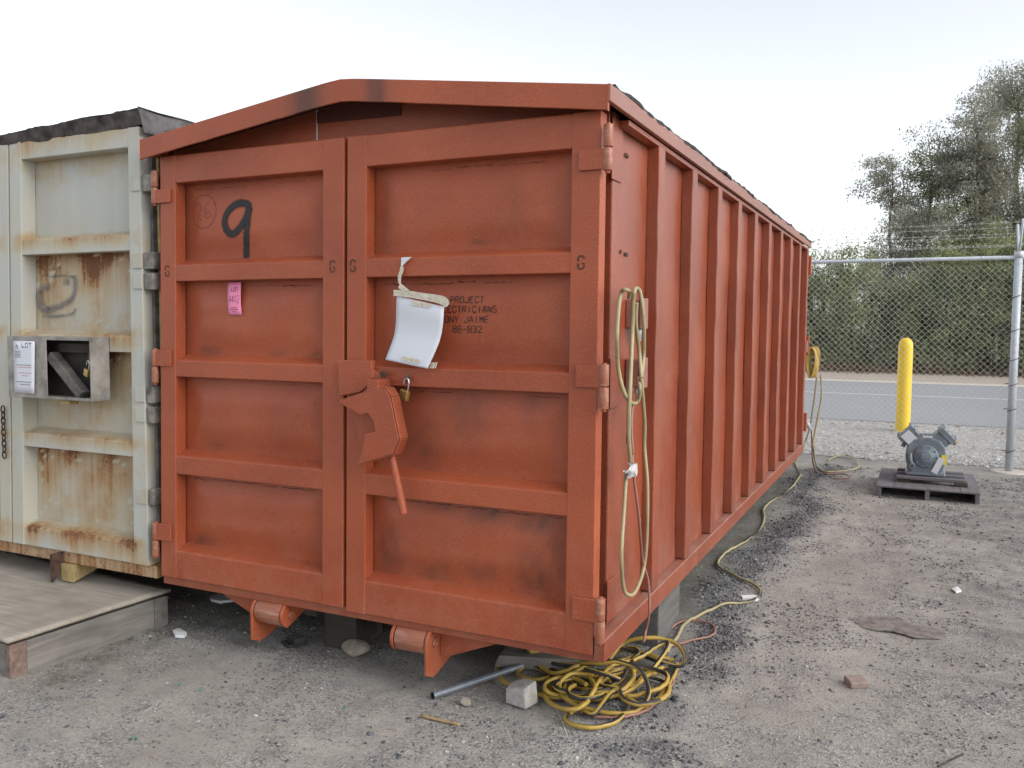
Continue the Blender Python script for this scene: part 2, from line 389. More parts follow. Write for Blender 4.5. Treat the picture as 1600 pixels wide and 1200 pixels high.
def sheet(name,x0,x1,ya,yb,z,mat,nx=60,wob=0.,ny=2,hump=0.):
    xs=np.linspace(x0,x1,nx); b=MB()
    def fn(u,v):
        w=wob*noise(u,v*9.1,0,1.7,2) if v in (0,1) else 0
        y=ya+(yb-ya)*v+w
        return (u,y,z+hump*math.sin(math.pi*v))
    b.grid(fn,list(xs),list(np.linspace(0,1,ny)),mat,True); o=b.build(name,mat); o['kind']='structure'; return o
n=N('asphalt'); c=n.mix(n.noise(.35,4),(.25,.258,.275),(.30,.307,.32)); c=n.mix(n.ramp(n.noise(90,3,.7),[(.45,0.),(.75,.5)]),c,(.34,.34,.35))
n.set(c,.85,0,.3); n.bump(n.noise(130,2),.3,.003); ASPH=n.m
n=N('crushed_white_gravel'); vo=n.n('ShaderNodeTexVoronoi'); vo.inputs['Scale'].default_value=26; n.l(n.coord(),vo.inputs['Vector'])
sc=n.n('ShaderNodeSeparateColor'); n.l(vo.outputs['Color'],sc.inputs[0])
c=n.ramp(sc.outputs[0],[(0.,(.25,.24,.235)),(.35,(.35,.335,.32)),(.8,(.44,.425,.41)),(1.,(.57,.56,.55))])
c=n.mix(n.ramp(n.noise(1.2,5,.6),[(.45,0.),(.7,.35)]),c,(.27,.245,.21)); n.set(c,.95,0,.2); n.bump(n.math('SUBTRACT',1.,vo.outputs['Distance']),.8,.02); WGRAV=n.m
n=N('dry_verge_dirt'); c=n.mix(n.noise(1.,5,.65),(.36,.30,.25),(.46,.405,.36)); c=n.mix(n.ramp(n.noise(9,5,.7),[(.5,0.),(.7,.6)]),c,(.20,.155,.12)); n.set(c,.95,0,.2); n.bump(n.noise(14,5),.6,.03); VERGE=n.m
LINE=mat_simple('worn_white_road_paint',(.62,.62,.61),.7,0,.1,4,0)
KERB=mat_simple('pale_concrete_gutter',(.52,.47,.42),.9,0,.12,2,.2)
sheet('gravel_strip',-60,60,8.75,13.75,.006,WGRAV,260,.16,6,.01)
sheet('road',-150,150,13.62,25.6,.014,ASPH,40,0)
sheet('road_line',-150,150,20.28,20.44,.019,LINE,40,0)
sheet('gutter',-150,150,25.55,26.6,.020,KERB,40,0)
sheet('road_verge',-150,150,26.5,60,.012,VERGE,40,.3,2)

# loose pebbles (countless)
ico=[];t=(1+5**.5)/2
IV=np.array([(-1,t,0),(1,t,0),(-1,-t,0),(1,-t,0),(0,-1,t),(0,1,t),(0,-1,-t),(0,1,-t),(t,0,-1),(t,0,1),(-t,0,-1),(-t,0,1)])/math.hypot(1,t)
IF=np.array([(0,11,5),(0,5,1),(0,1,7),(0,7,10),(0,10,11),(1,5,9),(5,11,4),(11,10,2),(10,7,6),(7,1,8),(3,9,4),(3,4,2),(3,2,6),(3,6,8),(3,8,9),(4,9,5),(2,4,11),(6,2,10),(8,6,7),(9,8,1)])
def pebbles(name,x,y,s,mat,flat=.55):
    k=len(x); V=IV[None]*(1+.28*rng.normal(size=(k,12,1)))
    sc=s[:,None]*np.stack([np.ones(k),rng.uniform(.6,1,k),flat*rng.uniform(.7,1.3,k)],1)
    V=V*sc[:,None,:]; a=rng.uniform(0,6.28,k); ca,sa=np.cos(a)[:,None],np.sin(a)[:,None]
    X=V[...,0]*ca-V[...,1]*sa+x[:,None]; Y=V[...,0]*sa+V[...,1]*ca+y[:,None]; Z=V[...,2]+(gh(x,y)+s*.12)[:,None]
    F=(IF[None]+12*np.arange(k)[:,None,None]).reshape(-1,3)
    o=linkm(name,npmesh(name,np.stack([X,Y,Z],-1).reshape(-1,3),F,mat)); o['kind']='stuff'; return o
def mat_pebble(name,stops):
    n=N(name); g=n.n('ShaderNodeNewGeometry'); c=n.ramp(g.outputs['Random Per Island'],stops)
    n.set(c,.9,0,.3); n.bump(n.noise(200,2),.4,.002); return n.m
PEB=mat_pebble('loose_grey_gravel',[(0.,(.06,.064,.075)),(.4,(.13,.138,.155)),(.65,(.215,.21,.20)),(.93,(.32,.30,.265)),(1.,(.46,.45,.43))])
PEBB=mat_pebble('blue_grey_gravel',[(0.,(.07,.075,.088)),(.5,(.155,.165,.185)),(.8,(.235,.235,.235)),(1.,(.42,.40,.37))])
PEBD=mat_pebble('dark_crushed_gravel',[(0.,(.035,.036,.040)),(.5,(.10,.102,.108)),(.85,(.18,.18,.185)),(1.,(.34,.33,.32))])
N1=260000; x=rng.uniform(-2.6,4.6,N1); y=-1.2+9.2*rng.uniform(0,1,N1)**1.25
dens=smooth(.05,.75,noise(x,y,0,2.6,4)+.4*noise(x,y,0,7,2))*.8+.10
keep=(rng.uniform(0,1,N1)<dens)&~((x<1.25)&(y>.6))&~((x<-1.4)&(y<.3)&(y>-.85))
x,y=x[keep],y[keep]; s=.0017+.0030*rng.exponential(.6,len(x)); s=np.clip(s*(1+.10*np.maximum(y,0)),.002,.016)
pebbles('loose_gravel',x,y,s,PEB)
N4=26000; xb=rng.uniform(-2.6,4.6,N4); yb=-1.2+8.6*rng.uniform(0,1,N4)**1.15
kb=(rng.uniform(0,1,N4)<smooth(.25,1.0,noise(xb,yb,0,1.9,3)+.5*noise(xb,yb,0,5.5,1)))&~((xb<1.25)&(yb>.6))&~((xb<-1.4)&(yb<.3)&(yb>-.85)); xb,yb=xb[kb],yb[kb]
pebbles('coarse_gravel',xb,yb,np.clip(.0038+.0038*rng.exponential(.7,len(xb)),0,.016),PEBB,.5)
N2=110000; x=rng.uniform(.5,2.3,N2); y=rng.uniform(-.5,8.,N2); g=zones(x,y)[0]
keep=rng.uniform(0,1,N2)<g*g*1.05-.04; x,y=x[keep],y[keep]
pebbles('dark_gravel',x,y,.0028+.0034*rng.exponential(.6,len(x)),PEBD,.7)
N3=45000; x=rng.uniform(.6,5.4,N3); y=rng.uniform(8.3,13.5,N3); k=(y>8.75+.25*noise(x,y,0,3,1)); x,y=x[k],y[k]
pebbles('white_gravel',x,y,.008+.008*rng.exponential(.6,len(x)),mat_pebble('white_gravel_stones',[(0.,(.22,.21,.20)),(.4,(.36,.345,.33)),(.8,(.48,.465,.45)),(1.,(.60,.59,.58))]),.6)

# ================================================================== orange container
RC=thing('storage_container','long rust orange steel storage box with double doors and low gabled roof','container')
ZR=[(2.445,2.587),(1.937,2.023),(1.436,1.523),(.915,1.014)]
def lettering(mb, text, x0, z0, h, w, adv, to3, m, sw=None):
    """stroke letters with stencil breaks"""
    G={'P':[[(0,0),(0,1)],[(.12,1),(.8,1),(1,.88),(1,.62),(.8,.5),(.12,.5)]],
       'R':[[(0,0),(0,1)],[(.12,1),(.8,1),(1,.88),(1,.65),(.8,.53),(.12,.53)],[(.5,.45),(1,0)]],
       'O':[[(.42,1),(.15,1),(0,.85),(0,.15),(.15,0),(.42,0)],[(.58,1),(.85,1),(1,.85),(1,.15),(.85,0),(.58,0)]],
       'J':[[(1,1),(1,.2),(.8,0),(.5,0)],[(.35,0),(.15,0),(0,.15),(0,.3)]],
       'E':[[(0,0),(0,1)],[(.12,1),(1,1)],[(.12,.52),(.8,.52)],[(.12,0),(1,0)]],
       'C':[[(1,.75),(1,.88),(.85,1),(.2,1),(0,.85),(0,.56)],[(0,.44),(0,.15),(.2,0),(.85,0),(1,.12),(1,.25)]],
       'T':[[(0,1),(.42,1)],[(.58,1),(1,1)],[(.5,.9),(.5,0)]],
       'I':[[(.5,0),(.5,1)]],'L':[[(0,1),(0,0)],[(.12,0),(1,0)]],
       'A':[[(0,0),(.05,.3),(.45,1)],[(.55,1),(.95,.3),(1,0)],[(.25,.35),(.75,.35)]],
       'N':[[(0,0),(0,1)],[(1,0),(1,1)],[(.08,.95),(.92,.05)]],
       'S':[[(1,.8),(.85,1),(.2,1),(0,.85),(0,.65),(.2,.53),(.44,.52)],[(.56,.5),(.8,.46),(1,.33),(1,.15),(.8,0),(.15,0),(0,.18)]],
       'Y':[[(0,1),(.45,.5)],[(1,1),(.55,.5)],[(.5,.42),(.5,0)]],
       'M':[[(0,0),(0,1)],[(1,0),(1,1)],[(.06,.96),(.48,.4)],[(.94,.96),(.52,.4)]],
       '8':[[(.44,1),(.15,1),(0,.88),(0,.68),(.2,.52),(.8,.52)],[(.56,1),(.85,1),(1,.88),(1,.68),(.8,.52)],[(.2,.52),(0,.38),(0,.12),(.15,0),(.44,0)],[(.8,.52),(1,.38),(1,.12),(.85,0),(.56,0)]],
       '6':[[(.44,1),(.15,1),(0,.85),(0,.15),(.15,0),(.44,0)],[(.56,0),(.85,0),(1,.15),(1,.4),(.85,.53),(.15,.53)],[(.56,1),(.85,1),(1,.88)]],
       '3':[[(0,.85),(.15,1),(.8,1),(1,.85),(1,.65),(.8,.53),(.3,.53)],[(.8,.5),(1,.38),(1,.15),(.8,0),(.15,0),(0,.15)]],
       '2':[[(0,.8),(.15,1),(.8,1),(1,.85),(1,.62),(.05,.08)],[(0,0),(1,0)]],
       '-':[[(.1,.5),(.9,.5)]],
       'G':[[(1,.78),(1,.88),(.8,1),(.22,1),(0,.85),(0,.56)],[(0,.44),(0,.15),(.2,0),(.8,0),(1,.12),(1,.42),(.62,.42)]],
       '4':[[(.75,0),(.75,1)],[(.7,.95),(0,.3)],[(0,.3),(1,.3)]],'1':[[(.5,0),(.5,1)],[(.5,1),(.25,.85)]]}
    sw=sw or h*.2; x=x0
    for ch in text:
        for st in G.get(ch,[]):
            P=[(x+a*w,z0+b*h) for a,b in st]
            if len(P)==2: P=[P[0],((P[0][0]+P[1][0])/2,(P[0][1]+P[1][1])/2),P[1]]
            mb.ribbon(P,sw,to3,m)
        x+=adv
    return mb
def panel_y(x,z,x0,x1,z0,z1,seed):
    u=(x-x0)/(x1-x0); v=(z-z0)/(z1-z0)
    e=np.clip(np.minimum(np.minimum(u,1-u)*(x1-x0),np.minimum(v,1-v)*(z1-z0))/.15,0,1); e=e*e*(3-2*e)
    return .080-e*(.021+.009*noise(x,z,seed,3.2,seed%5)+.003*noise(x,z,seed,8,1))
class Door:
    pass
def make_door(parent,label,xL,xR,sL,sR,zb,seed,smear_shade):
    d=Door(); d.seed=seed; d.panels=[]
    mb=MB(); xi0,xi1=xL+sL,xR-sR
    for a,b in ((xL,xi0),(xi1,xR)): mb.box((a,0,zb),(b,.072,2.587),ORANGE)
    rails=ZR+[(zb+.002,.497)]
    for z0,z1 in rails:
        top=.0 if z1>2.5 else .030
        mb.prism([(.003,z0),(.003,z1-.004),(.010,z1+.002),(.080,z1+top),(.080,z0)],lambda y,z:(xi0-.002,y,z),lambda y,z:(xi1+.002,y,z),ORANGE)
    # weld gaps under the rails and dents along the sheet edges
    rr=random.Random(seed)
    for k in range(4):
        z1=rails[k][0]+.01; z0=rails[k+1][1]+.02
        d.panels.append((xi0,xi1,z0,z1))
        fn=lambda u,v,z0=z0,z1=z1,k=k:(u,panel_y(u,v,xi0,xi1,z0,z1,seed+k),v)
        mb.grid(fn,list(np.linspace(xi0-.01,xi1+.01,36)),list(np.linspace(z0,z1,20)),ORANGE)
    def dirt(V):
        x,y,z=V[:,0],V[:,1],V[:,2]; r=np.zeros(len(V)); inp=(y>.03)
        for cx,cz,sx,sz,a in smear_shade: r=np.maximum(r,a*np.exp(-((x-cx)/sx)**2-((z-cz)/sz)**2)*(.75+.45*noise(x,z,0,26,2)))  # grime smudges; tall ones along panel edges are painted corner shade
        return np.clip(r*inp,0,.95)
    sm=mb
    for k,(x0,x1,z0,z1) in enumerate(d.panels):
        x=x0+.06
        while x<x1-.12:
            L=rr.uniform(.08,.22)
            if rr.random()<.75:
                zz=z1-.035-rr.uniform(0,.006)
                P=[(xx,zz+rr.uniform(-.0035,.0035)) for xx in np.linspace(x,min(x+L,x1-.05),9)]
                sm.ribbon(P,rr.uniform(.004,.009),lambda a,b,k=k,z0=z0,z1=z1:(a,panel_y(a,b,x0,x1,z0,z1,seed+k)-.002,b),SEAM)
            x+=L+rr.uniform(.01,.05)
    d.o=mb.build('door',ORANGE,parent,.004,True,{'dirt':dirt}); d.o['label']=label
    return d
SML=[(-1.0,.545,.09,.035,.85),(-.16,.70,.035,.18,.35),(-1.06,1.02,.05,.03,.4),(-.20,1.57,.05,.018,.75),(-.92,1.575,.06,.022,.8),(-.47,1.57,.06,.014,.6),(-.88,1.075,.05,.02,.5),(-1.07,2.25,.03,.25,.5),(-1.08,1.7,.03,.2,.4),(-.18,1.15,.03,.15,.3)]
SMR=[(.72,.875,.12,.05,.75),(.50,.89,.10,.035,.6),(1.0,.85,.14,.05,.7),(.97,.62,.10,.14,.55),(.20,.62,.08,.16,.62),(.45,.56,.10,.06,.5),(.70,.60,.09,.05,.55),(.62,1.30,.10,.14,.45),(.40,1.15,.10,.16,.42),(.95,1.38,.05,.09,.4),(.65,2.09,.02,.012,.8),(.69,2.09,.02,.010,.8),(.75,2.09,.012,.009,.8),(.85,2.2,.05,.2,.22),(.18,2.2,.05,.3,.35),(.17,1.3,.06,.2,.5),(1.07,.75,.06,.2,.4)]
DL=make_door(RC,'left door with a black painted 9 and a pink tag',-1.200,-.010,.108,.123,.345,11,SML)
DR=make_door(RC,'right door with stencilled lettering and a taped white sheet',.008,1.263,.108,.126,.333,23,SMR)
def on_panel(door,k,off=.0025):
    x0,x1,z0,z1=door.panels[k]
    return lambda a,b:(a,panel_y(a,b,x0,x1,z0,z1,door.seed+k)-off,b)
# spray painted 9 (photo coordinates surveyed on the panel)
def pxp(l,y): return [tuple(on(1,y,a,b)[[0,2]]) for a,b in l]
c4=lambda a,b:(220+a*.3,100+b*.3)
P9=spline(pxp([c4(*p) for p in [(572,752),(550,728),(505,728),(462,760),(440,815),(452,868),(482,885),(515,862),(545,815),(566,760),(563,800),(556,880),(545,960),(538,1022)]],.064),8)
# undo the racking so that the built stroke ends where it stands
def unrack(P): return [(x-(z-1.47)*(.036*math.sqrt(min(1,max(0,(-1.32-x)/1.05))) if x<-1.262 else .0113-.0113*x if x<0 else .0113-.007*x),z) for x,z in P]
m=MB(); m.ribbon(unrack(P9),.054,on_panel(DL,0)); o=m.build('painted_number',BLACKPAINT,DL.o,0,True); o['label']='hand sprayed black number 9'
m=MB(); cx,cz=-.952,2.298
m.ribbon([(cx+.088*math.cos(t),cz+.086*math.sin(t)) for t in np.linspace(0.3,6.9,40)],.0045,on_panel(DL,0))
m.ribbon([(cx-.055,cz+.035),(cx-.036,cz+.050),(cx-.016,cz+.035),(cx-.022,cz+.005),(cx-.05,cz-.038),(cx-.008,cz-.04)],.0045,on_panel(DL,0))
m.ribbon([(cx+.04,cz+.05),(cx+.012,cz+.02),(cx+.010,cz-.02),(cx+.03,cz-.040),(cx+.052,cz-.022),(cx+.038,cz-.002),(cx+.014,cz-.012)],.0045,on_panel(DL,0))
o=m.build('painted_number',SCRATCH,DL.o,0,True); o['label']='faint red circled number 26'
for D,gx_,gz in ((DL,-1.163,1.965),(DL,-.088,1.965),(DR,.030,1.965),(DR,1.172,1.953)):
    m=MB(); lettering(m,'G',gx_,gz,.052,.026,.03,lambda a,b:(a,-.0022,b),None,.0095); m.build('stencil_letter',STENCIL,D.o,0,True)
m=MB(); tp=on_panel(DR,1)
for txt,x0,z0 in (('PROJECT',.537,1.818),('ELECTRICIANS',.476,1.775),('TONY JAIME',.486,1.730),('86-832',.552,1.686)):
    lettering(m,txt,x0,z0,.028,.0165,.0250,tp,None,.0066)
m.build('stencil_text',STENCIL,DR.o,0,True)
# faint dots of an old number under the first panel
# hinges
n=N('worn_orange_roller'); c=n.mix(n.ramp(n.noise(14,5,.7,n.coord((.4,3,3))),[(.5,0.),(.72,1.)]),(.30,.105,.06),(.42,.25,.19)); n.set(c,.38,0,.5); ROLL=n.m
def hinge(D,xb,xl,z0,z1,zl0,zl1,r=.020):
    m=MB(); zm=(z0+z1)/2
    for a,b in ((z0,zm-.003),(zm+.003,z1)): m.cyl((xb,.0,a),(xb,.0,b),r,18,ROLL)
    m.cyl((xb,.0,z0-.012),(xb,.0,z1+.006),r*.55,12,ORANGE)
    m.box((min(xb,xl),-.013,zl0),(max(xb,xl),-.001,zl1),ORANGE)
    m.build('hinge',ORANGE,D.o,.002,True)
for z0,z1,a,b in ((2.345,2.527,2.350,2.43),(1.378,1.562,1.466,1.556),(.395,.585,.482,.578)): hinge(DR,1.294,1.172,z0,z1,a,b)
for z0,z1,a,b in ((2.345,2.514,2.346,2.415),(1.398,1.577,1.49,1.575),(.448,.636,.546,.637)): hinge(DL,-1.238,-1.118,z0,z1,a,b,.019)

# shell
YB=6.83
def wallfn(x): return lambda u,v:(x-.006*math.sin(math.pi*((u-.14)/.665%1.))*math.sin(math.pi*min(1,max(0,(v-.41)/2.19)))+.004*float(noise(u,v,0,2.5,2)),u,v)
m=MB(); m.grid(wallfn(1.250),list(np.linspace(.20,YB-.02,150)),list(np.linspace(.40,2.61,24)),OSIDE)
m.grid(lambda u,v:(1.20,u,v),[.20,YB-.02],[.40,2.61],INSIDE)
rr=random.Random(4)
for k in range(10):
    yr=.815+.664*k-.112; z=.47
    while z<2.5:
        L=rr.uniform(.1,.28)
        if rr.random()<.55: m.ribbon([(yr+rr.uniform(-.003,.003),zz) for zz in np.linspace(z,min(z+L,2.52),7)],.014,lambda a,b:(1.2535,a,b),SEAM)
        z+=L+rr.uniform(.05,.25)
def wd(V):
    y,z=V[:,1],V[:,2]; return np.clip(.35*smooth(.75,.42,z)*(.5+.6*noise(y,z,0,9,1)),0,.5)
rw=m.build('side_wall',OSIDE,RC,0,False,{'dust':wd})
m=MB(); m.box((-1.27,.14,.40),(-1.24,YB,2.61)); m.build('side_wall',OSIDE,RC)
m=MB(); m.box((-1.26,YB-.03,.33),(1.25,YB,2.62)); m.build('rear_wall',OSIDE,RC,.004)
m=MB(); m.box((-1.24,.10,.34),(1.19,YB-.04,.40)); m.build('floor_plate',DARKSTEEL,RC)
m=MB()
for k in range(7): m.box((-1.19,.9+.9*k,.24),(1.19,.98+.9*k,.338))
m.box((-.50,.3,.15),(-.42,YB-.1,.238)); m.box((.42,.3,.15),(.50,YB-.1,.238)); m.build('floor_beam',DARKSTEEL,RC)
for k in range(10):
    yr=.815+.664*k
    zs=np.linspace(.412,2.575,36); rows=[]
    for z in zs:
        dx=.0035*float(noise(yr*3,z,0,2.6,1))+.002*float(noise(yr,z,0,9,2)); dy=.004*float(noise(yr*5,z,2,2.2,3))
        rows+=[(1.246,yr-.105+dy*.3,z),(1.310+dx,yr-.105+dy,z),(1.310+dx*.6,yr+dy,z),(1.246,yr+dy,z)]
    m=MB(); m.add(rows,[(4*i+j,4*i+(j+1)%4,4*i+4+(j+1)%4,4*i+4+j) for i in range(35) for j in range(4)]+[(3,2,1,0),(140,141,142,143)]); m.build('rib',OSIDE,RC,.006,False,{'dirt':lambda V:.25*smooth(.55,.42,V[:,2])})
m=MB()
for yy,zz in ((.288,2.473),(.375,2.476),(.395,2.474),(.318,2.046),(.385,2.04),(.41,2.04),(.95,2.38),(1.60,2.38),(2.28,2.38),(.92,1.87)):
    m=MB(); m.tube([(1.24,yy,zz),(1.2545,yy,zz)],.009,10,RUST); m.build('bolt_head',RUST,RC)
def dustf(V): return np.clip(.8*(V[:,2]>.400)*(.6+.5*noise(V[:,0],V[:,1],0,7,2)),0,.85)
def railm(x0,x1):
    m=MB()
    ys=list(np.linspace(0.0,YB,90))
    prof=[(x0,.312),(x1,.312),(x1,.400),(x1-.004,.4045),(x1-.034,.408),(x0,.408)]
    n=len(prof); P=[(a,y,b) for y in ys for a,b in prof]
    F=[(j*n+i,j*n+(i+1)%n,(j+1)*n+(i+1)%n,(j+1)*n+i) for j in range(len(ys)-1) for i in range(n)]+[tuple(range(n-1,-1,-1)),tuple((len(ys)-1)*n+i for i in range(n))]
    return m.add(P,F,OSIDE)
rm=railm(1.2675,1.312); rm.box((1.20,.078,.312),(1.2665,YB,.4072),OSIDE); rm.build('bottom_rail',OSIDE,RC,0,False,{'dust':dustf})
m=MB(); m.box((-1.27,.1,.312),(-1.20,YB,.408)); m.build('bottom_rail',OSIDE,RC)
m=MB(); m.box((-1.20,.016,.300),(1.266,.0755,.352)); m.build('door_sill',OSIDE,RC,.004,True)
for x0,x1 in ((1.195,1.2525),(-1.27,-1.20)):
    m=MB(); m.box((x0,.195,.408),(x1,.285,2.63)); m.build('corner_post',OSIDE,RC,.008,x0<0)
m=MB(); m.box((1.2530,.165,2.34),(1.2595,.30,2.60)); m.build('corner_plate',OSIDE,RC,.002)
for a_,b_ in (((1.2530,.185,.412),(1.2595,.30,.60)),((1.2530,.185,1.36),(1.2595,.30,1.58))):
    m=MB(); m.box(a_,b_); m.build('corner_plate',OSIDE,RC,.003)
m=MB(); m.box((-1.20,.10,2.40),(1.20,.16,2.56)); m.build('header_beam',OSIDE,RC,.004)
# gable and roof
XR=.035; ZRID,ZEAV=2.832,2.664; XL_,XE=-1.235,1.318
def roofz(x): return ZEAV+(ZRID-ZEAV)*(1-abs(x-XR)/((XE-XR) if x>XR else (XR-XL_)))
m=MB()
gp=[(-1.20,2.545)]+[(x,roofz(x)-.035) for x in np.linspace(-1.20,1.26,25)]+[(1.26,2.545)]
m.prism(gp,lambda x,z:(x,.115,z),lambda x,z:(x,.125,z)); gab=m.build('gable_panel',ORANGE,RC,0,False,{'dirt':lambda V:.45*smooth(2.66,2.76,V[:,2])})  # gable colour darkens towards the roof
m=MB(); m.box((-.245,.1125,2.585),(-.238,.1145,2.76)); m.build('seam_strip',PAPER,gab)
n=N('perforated_vent'); P=n.coord((1,1,1)); sx=n.n('ShaderNodeSeparateXYZ'); n.l(P,sx.inputs[0])
fx=n.math('SINE',n.math('MULTIPLY',sx.outputs[0],430.)); fz=n.math('SINE',n.math('MULTIPLY',sx.outputs[2],430.))
hole=n.ramp(n.math('MULTIPLY',fx,fz),[(.0,0.),(.18,1.)]); n.set(n.mix(hole,(.16,.05,.035),(.012,.01,.01)),.8,0,.2)
m=MB(); vp=[(-.238,2.695)]+[(x,roofz(x)-.045) for x in np.linspace(-.238,.243,9)]+[(.243,2.688)]
m.prism(vp,lambda x,z:(x,.108,z),lambda x,z:(x,.1125,z)); m.build('vent_mesh',n.m,gab)
XS=list(np.linspace(XL_,XR-.05,12))+[XR]+list(np.linspace(XR+.05,XE,12))
def rz(x): return roofz(x)-.004*math.exp(-((x-XR)/.05)**2)
m=MB()
for y0,y1,t0,t1 in ((-.055,YB+.03,.006,.03),):
    P=[(x,y,rz(x)-d) for y in (y0,y1) for d in (t0,t1) for x in XS]; k=len(XS); F=[]
    for i in range(k-1): F+=[(i,i+1,2*k+i+1,2*k+i),(k+i,3*k+i,3*k+i+1,k+i+1),(i,k+i,k+i+1,i+1),(2*k+i,2*k+i+1,3*k+i+1,3*k+i)]
    F+=[(0,2*k,3*k,k),(k-1,2*k-1,4*k-1,3*k-1)]; m.add(P,F)
roof=m.build('roof',TAR,RC)
def fas(y0,y1,top,h):
    m=MB(); P=[]
    X2=sorted(set(XS+list(np.linspace(-.35,.45,17))))
    for y in (y0,y1):
        for d in (0,h): P+=[(x,y,rz(x)+top-d-(.0012*float(noise(x,1,0,9,2)) if d else 0)) for x in X2]
    k=len(X2); F=[(0,k,3*k,2*k),(k-1,3*k-1,4*k-1,2*k-1)]
    for i in range(k-1): F+=[(i,k+i,k+i+1,i+1),(2*k+i,2*k+i+1,3*k+i+1,3*k+i),(i,i+1,2*k+i+1,2*k+i),(k+i,3*k+i,3*k+i+1,k+i+1)]
    return m.add(P,F,ORANGE)
def fd(V):
    x=V[:,0]; return np.clip(.85*np.exp(-((x+.16)/.09)**2)+.8*np.exp(-((x-.23)/.05)**2)+.35*np.exp(-((x-.1)/.03)**2)*0,0,.8)*(V[:,2]>2.6)
fas(-.072,-.058,.002,.100).build('front_fascia',ORANGE,roof,.003,False,{'dirt':fd})
m=MB(); m.box((XE-.012,-.070,2.600),(XE+.010,YB+.03,2.668)); m.build('side_fascia',OSIDE,roof,.003,False,{'dust':lambda V:np.full(len(V),.28)})
m=MB(); m.box((XL_-.01,-.056,2.590),(XL_+.012,YB+.03,2.664)); m.build('side_fascia',ORANGE,roof,.003)
m=MB(); m.box((1.254,.24,2.572),(1.306,YB,2.596)); m.build('eave_trim',OSIDE,roof,.003)
m=MB(); ys=np.linspace(-.02,YB,170)
e=[(XE+.014+.012*noise(0,y,0,5,1),y,2.669+.006*noise(1,y,0,8,2)+.010*max(0,math.sin(y*5.3+math.sin(y*2)))**6) for y in ys]
P=[(XE-.10,y,2.679+.004*noise(2,y,0,6,2)) for y in ys]+[(float(a),b,float(c)+.004) for a,b,c in e]+[(float(a)-.002,b,float(c)-.010) for a,b,c in e]; k=len(ys)
m.add(P,[(i,k+i,k+i+1,i+1) for i in range(k-1)]+[(k+i,2*k+i,2*k+i+1,k+i+1) for i in range(k-1)]); m.build('tar_paper_edge',TAR,roof)
# rollers
def roller(x0,x1,long_right):
    ya,z=.055,.243; R=.066
    m=MB(); ang=np.linspace(-math.pi/2-.25,math.pi/2+.35,14)
    short=[(ya-R*1.0*math.cos(t-.1) if 0 else ya+ R*1.02*math.cos(math.pi+t*0+0) ,0) for t in ang][:0]
    arc=[(ya-R*1.04*math.cos(t),z+R*1.04*math.sin(t)) for t in np.linspace(-1.2,1.35,12)]
    sh=arc+[(ya+.14,.335),(ya+.30,.335),(ya+.22,.27)]
    lo=[(ya-R*1.04*math.cos(t),z+R*1.04*math.sin(t)) for t in np.linspace(0,1.35,8)]+[(ya+.02,.306),(ya+.13,.30),(ya+.16,.335),(ya+.75,.335),(ya+.70,.27),(ya+.04,.085),(ya-.01,.075),(ya-R*1.04,.10)]
    for x,pl in ((x0,lo if not long_right else sh),(x1,lo if long_right else sh)):
        m.prism(pl,lambda y,zz,x=x:(x-.008,y,zz),lambda y,zz,x=x:(x+.008,y,zz),ORANGE)
    m.box((x0+.01,ya+.15,.315),(x1-.01,ya+.3,.333),ORANGE)
    gx=x1 if long_right else x0; sg=1 if long_right else -1
    m.prism([(gx+sg*.009,.298),(gx+sg*.40,.298),(gx+sg*.36,.285),(gx+sg*.06,.165),(gx+sg*.009,.155)],lambda x,zz:(x,.104,zz),lambda x,zz:(x,.116,zz),ORANGE)
    o=m.build('roller_bracket',ORANGE,RC,.003)
    m=MB(); m.cyl((x0+.014,ya,z),(x1-.014,ya,z),R,28,ROLL)
    for x,sg in ((x0-.008,-1),(x1+.008,1)): m.cyl((x,ya,z-.005),(x+sg*.008,ya,z-.005),.022,16,ROLL)
    m.build('roller',ROLL,o,.003)
roller(-.585,-.395,False); roller(.262,.452,True)
# lock box, lock plate
lbp=lambda a,b:tuple(on(1,-.12,500+a/4.285,540+b/4.285)[[0,2]])
outer=[lbp(*p) for p in [(125,376),(395,284),(436,291),(468,345),(526,628),(486,728),(245,798)]]
notch=[lbp(*p) for p in [(272,745),(300,595),(370,577),(355,502),(317,450),(265,465),(160,402)]]
m=MB(); m.prism(outer+notch,lambda x,z:(x,-.120,z),lambda x,z:(x,-.114,z))
for a,b in zip(outer[:-1],outer[1:]):
    dx,dz=b[0]-a[0],b[1]-a[1]; L=math.hypot(dx,dz); nx_,nz_=dz/L*.006,-dx/L*.006
    sg=-1
    q=[a,b,(b[0]+sg*nx_*-1*-1,b[1]+sg*nz_),(a[0]+sg*nx_,a[1]+sg*nz_)]
    m.prism(q,lambda x,z:(x,-.1139,z),lambda x,z:(x,-.048,z))
back=[outer[0],outer[1],outer[2],outer[3],outer[4],outer[5],outer[6]]
bk=[(x*.94+.012,z*.985+.018) for x,z in back]
m.prism(bk,lambda x,z:(x,-.056,z),lambda x,z:(x,-.050,z))
m.box((.20,-.11,1.40),(.26,.0,1.47)); 
lb=m.build('lock_box',ORANGE,RC,.003,False,{'dirt':lambda V:.35*(V[:,1]>-.05)})  # box colour darkens at the edges nearest the door
hp=lambda a,b:on(1,-.06,500+a/4.285,540+b/4.285)
m=MB(); P=spline([hp(480,735),hp(505,850),hp(530,970),hp(552,1080),hp(560,1128)],6); k=len(P)
m.tube(P,[.0165+.004*i/k for i in range(k)],14); m.build('handle',ORANGE,lb,.003)
lpp=lambda a,b:tuple(on(1,-.03,500+a/4.285,540+b/4.285)[[0,2]])
m=MB(); lp=[lpp(*p) for p in [(118,97),(346,100),(352,212),(325,262),(268,312),(125,340)]]
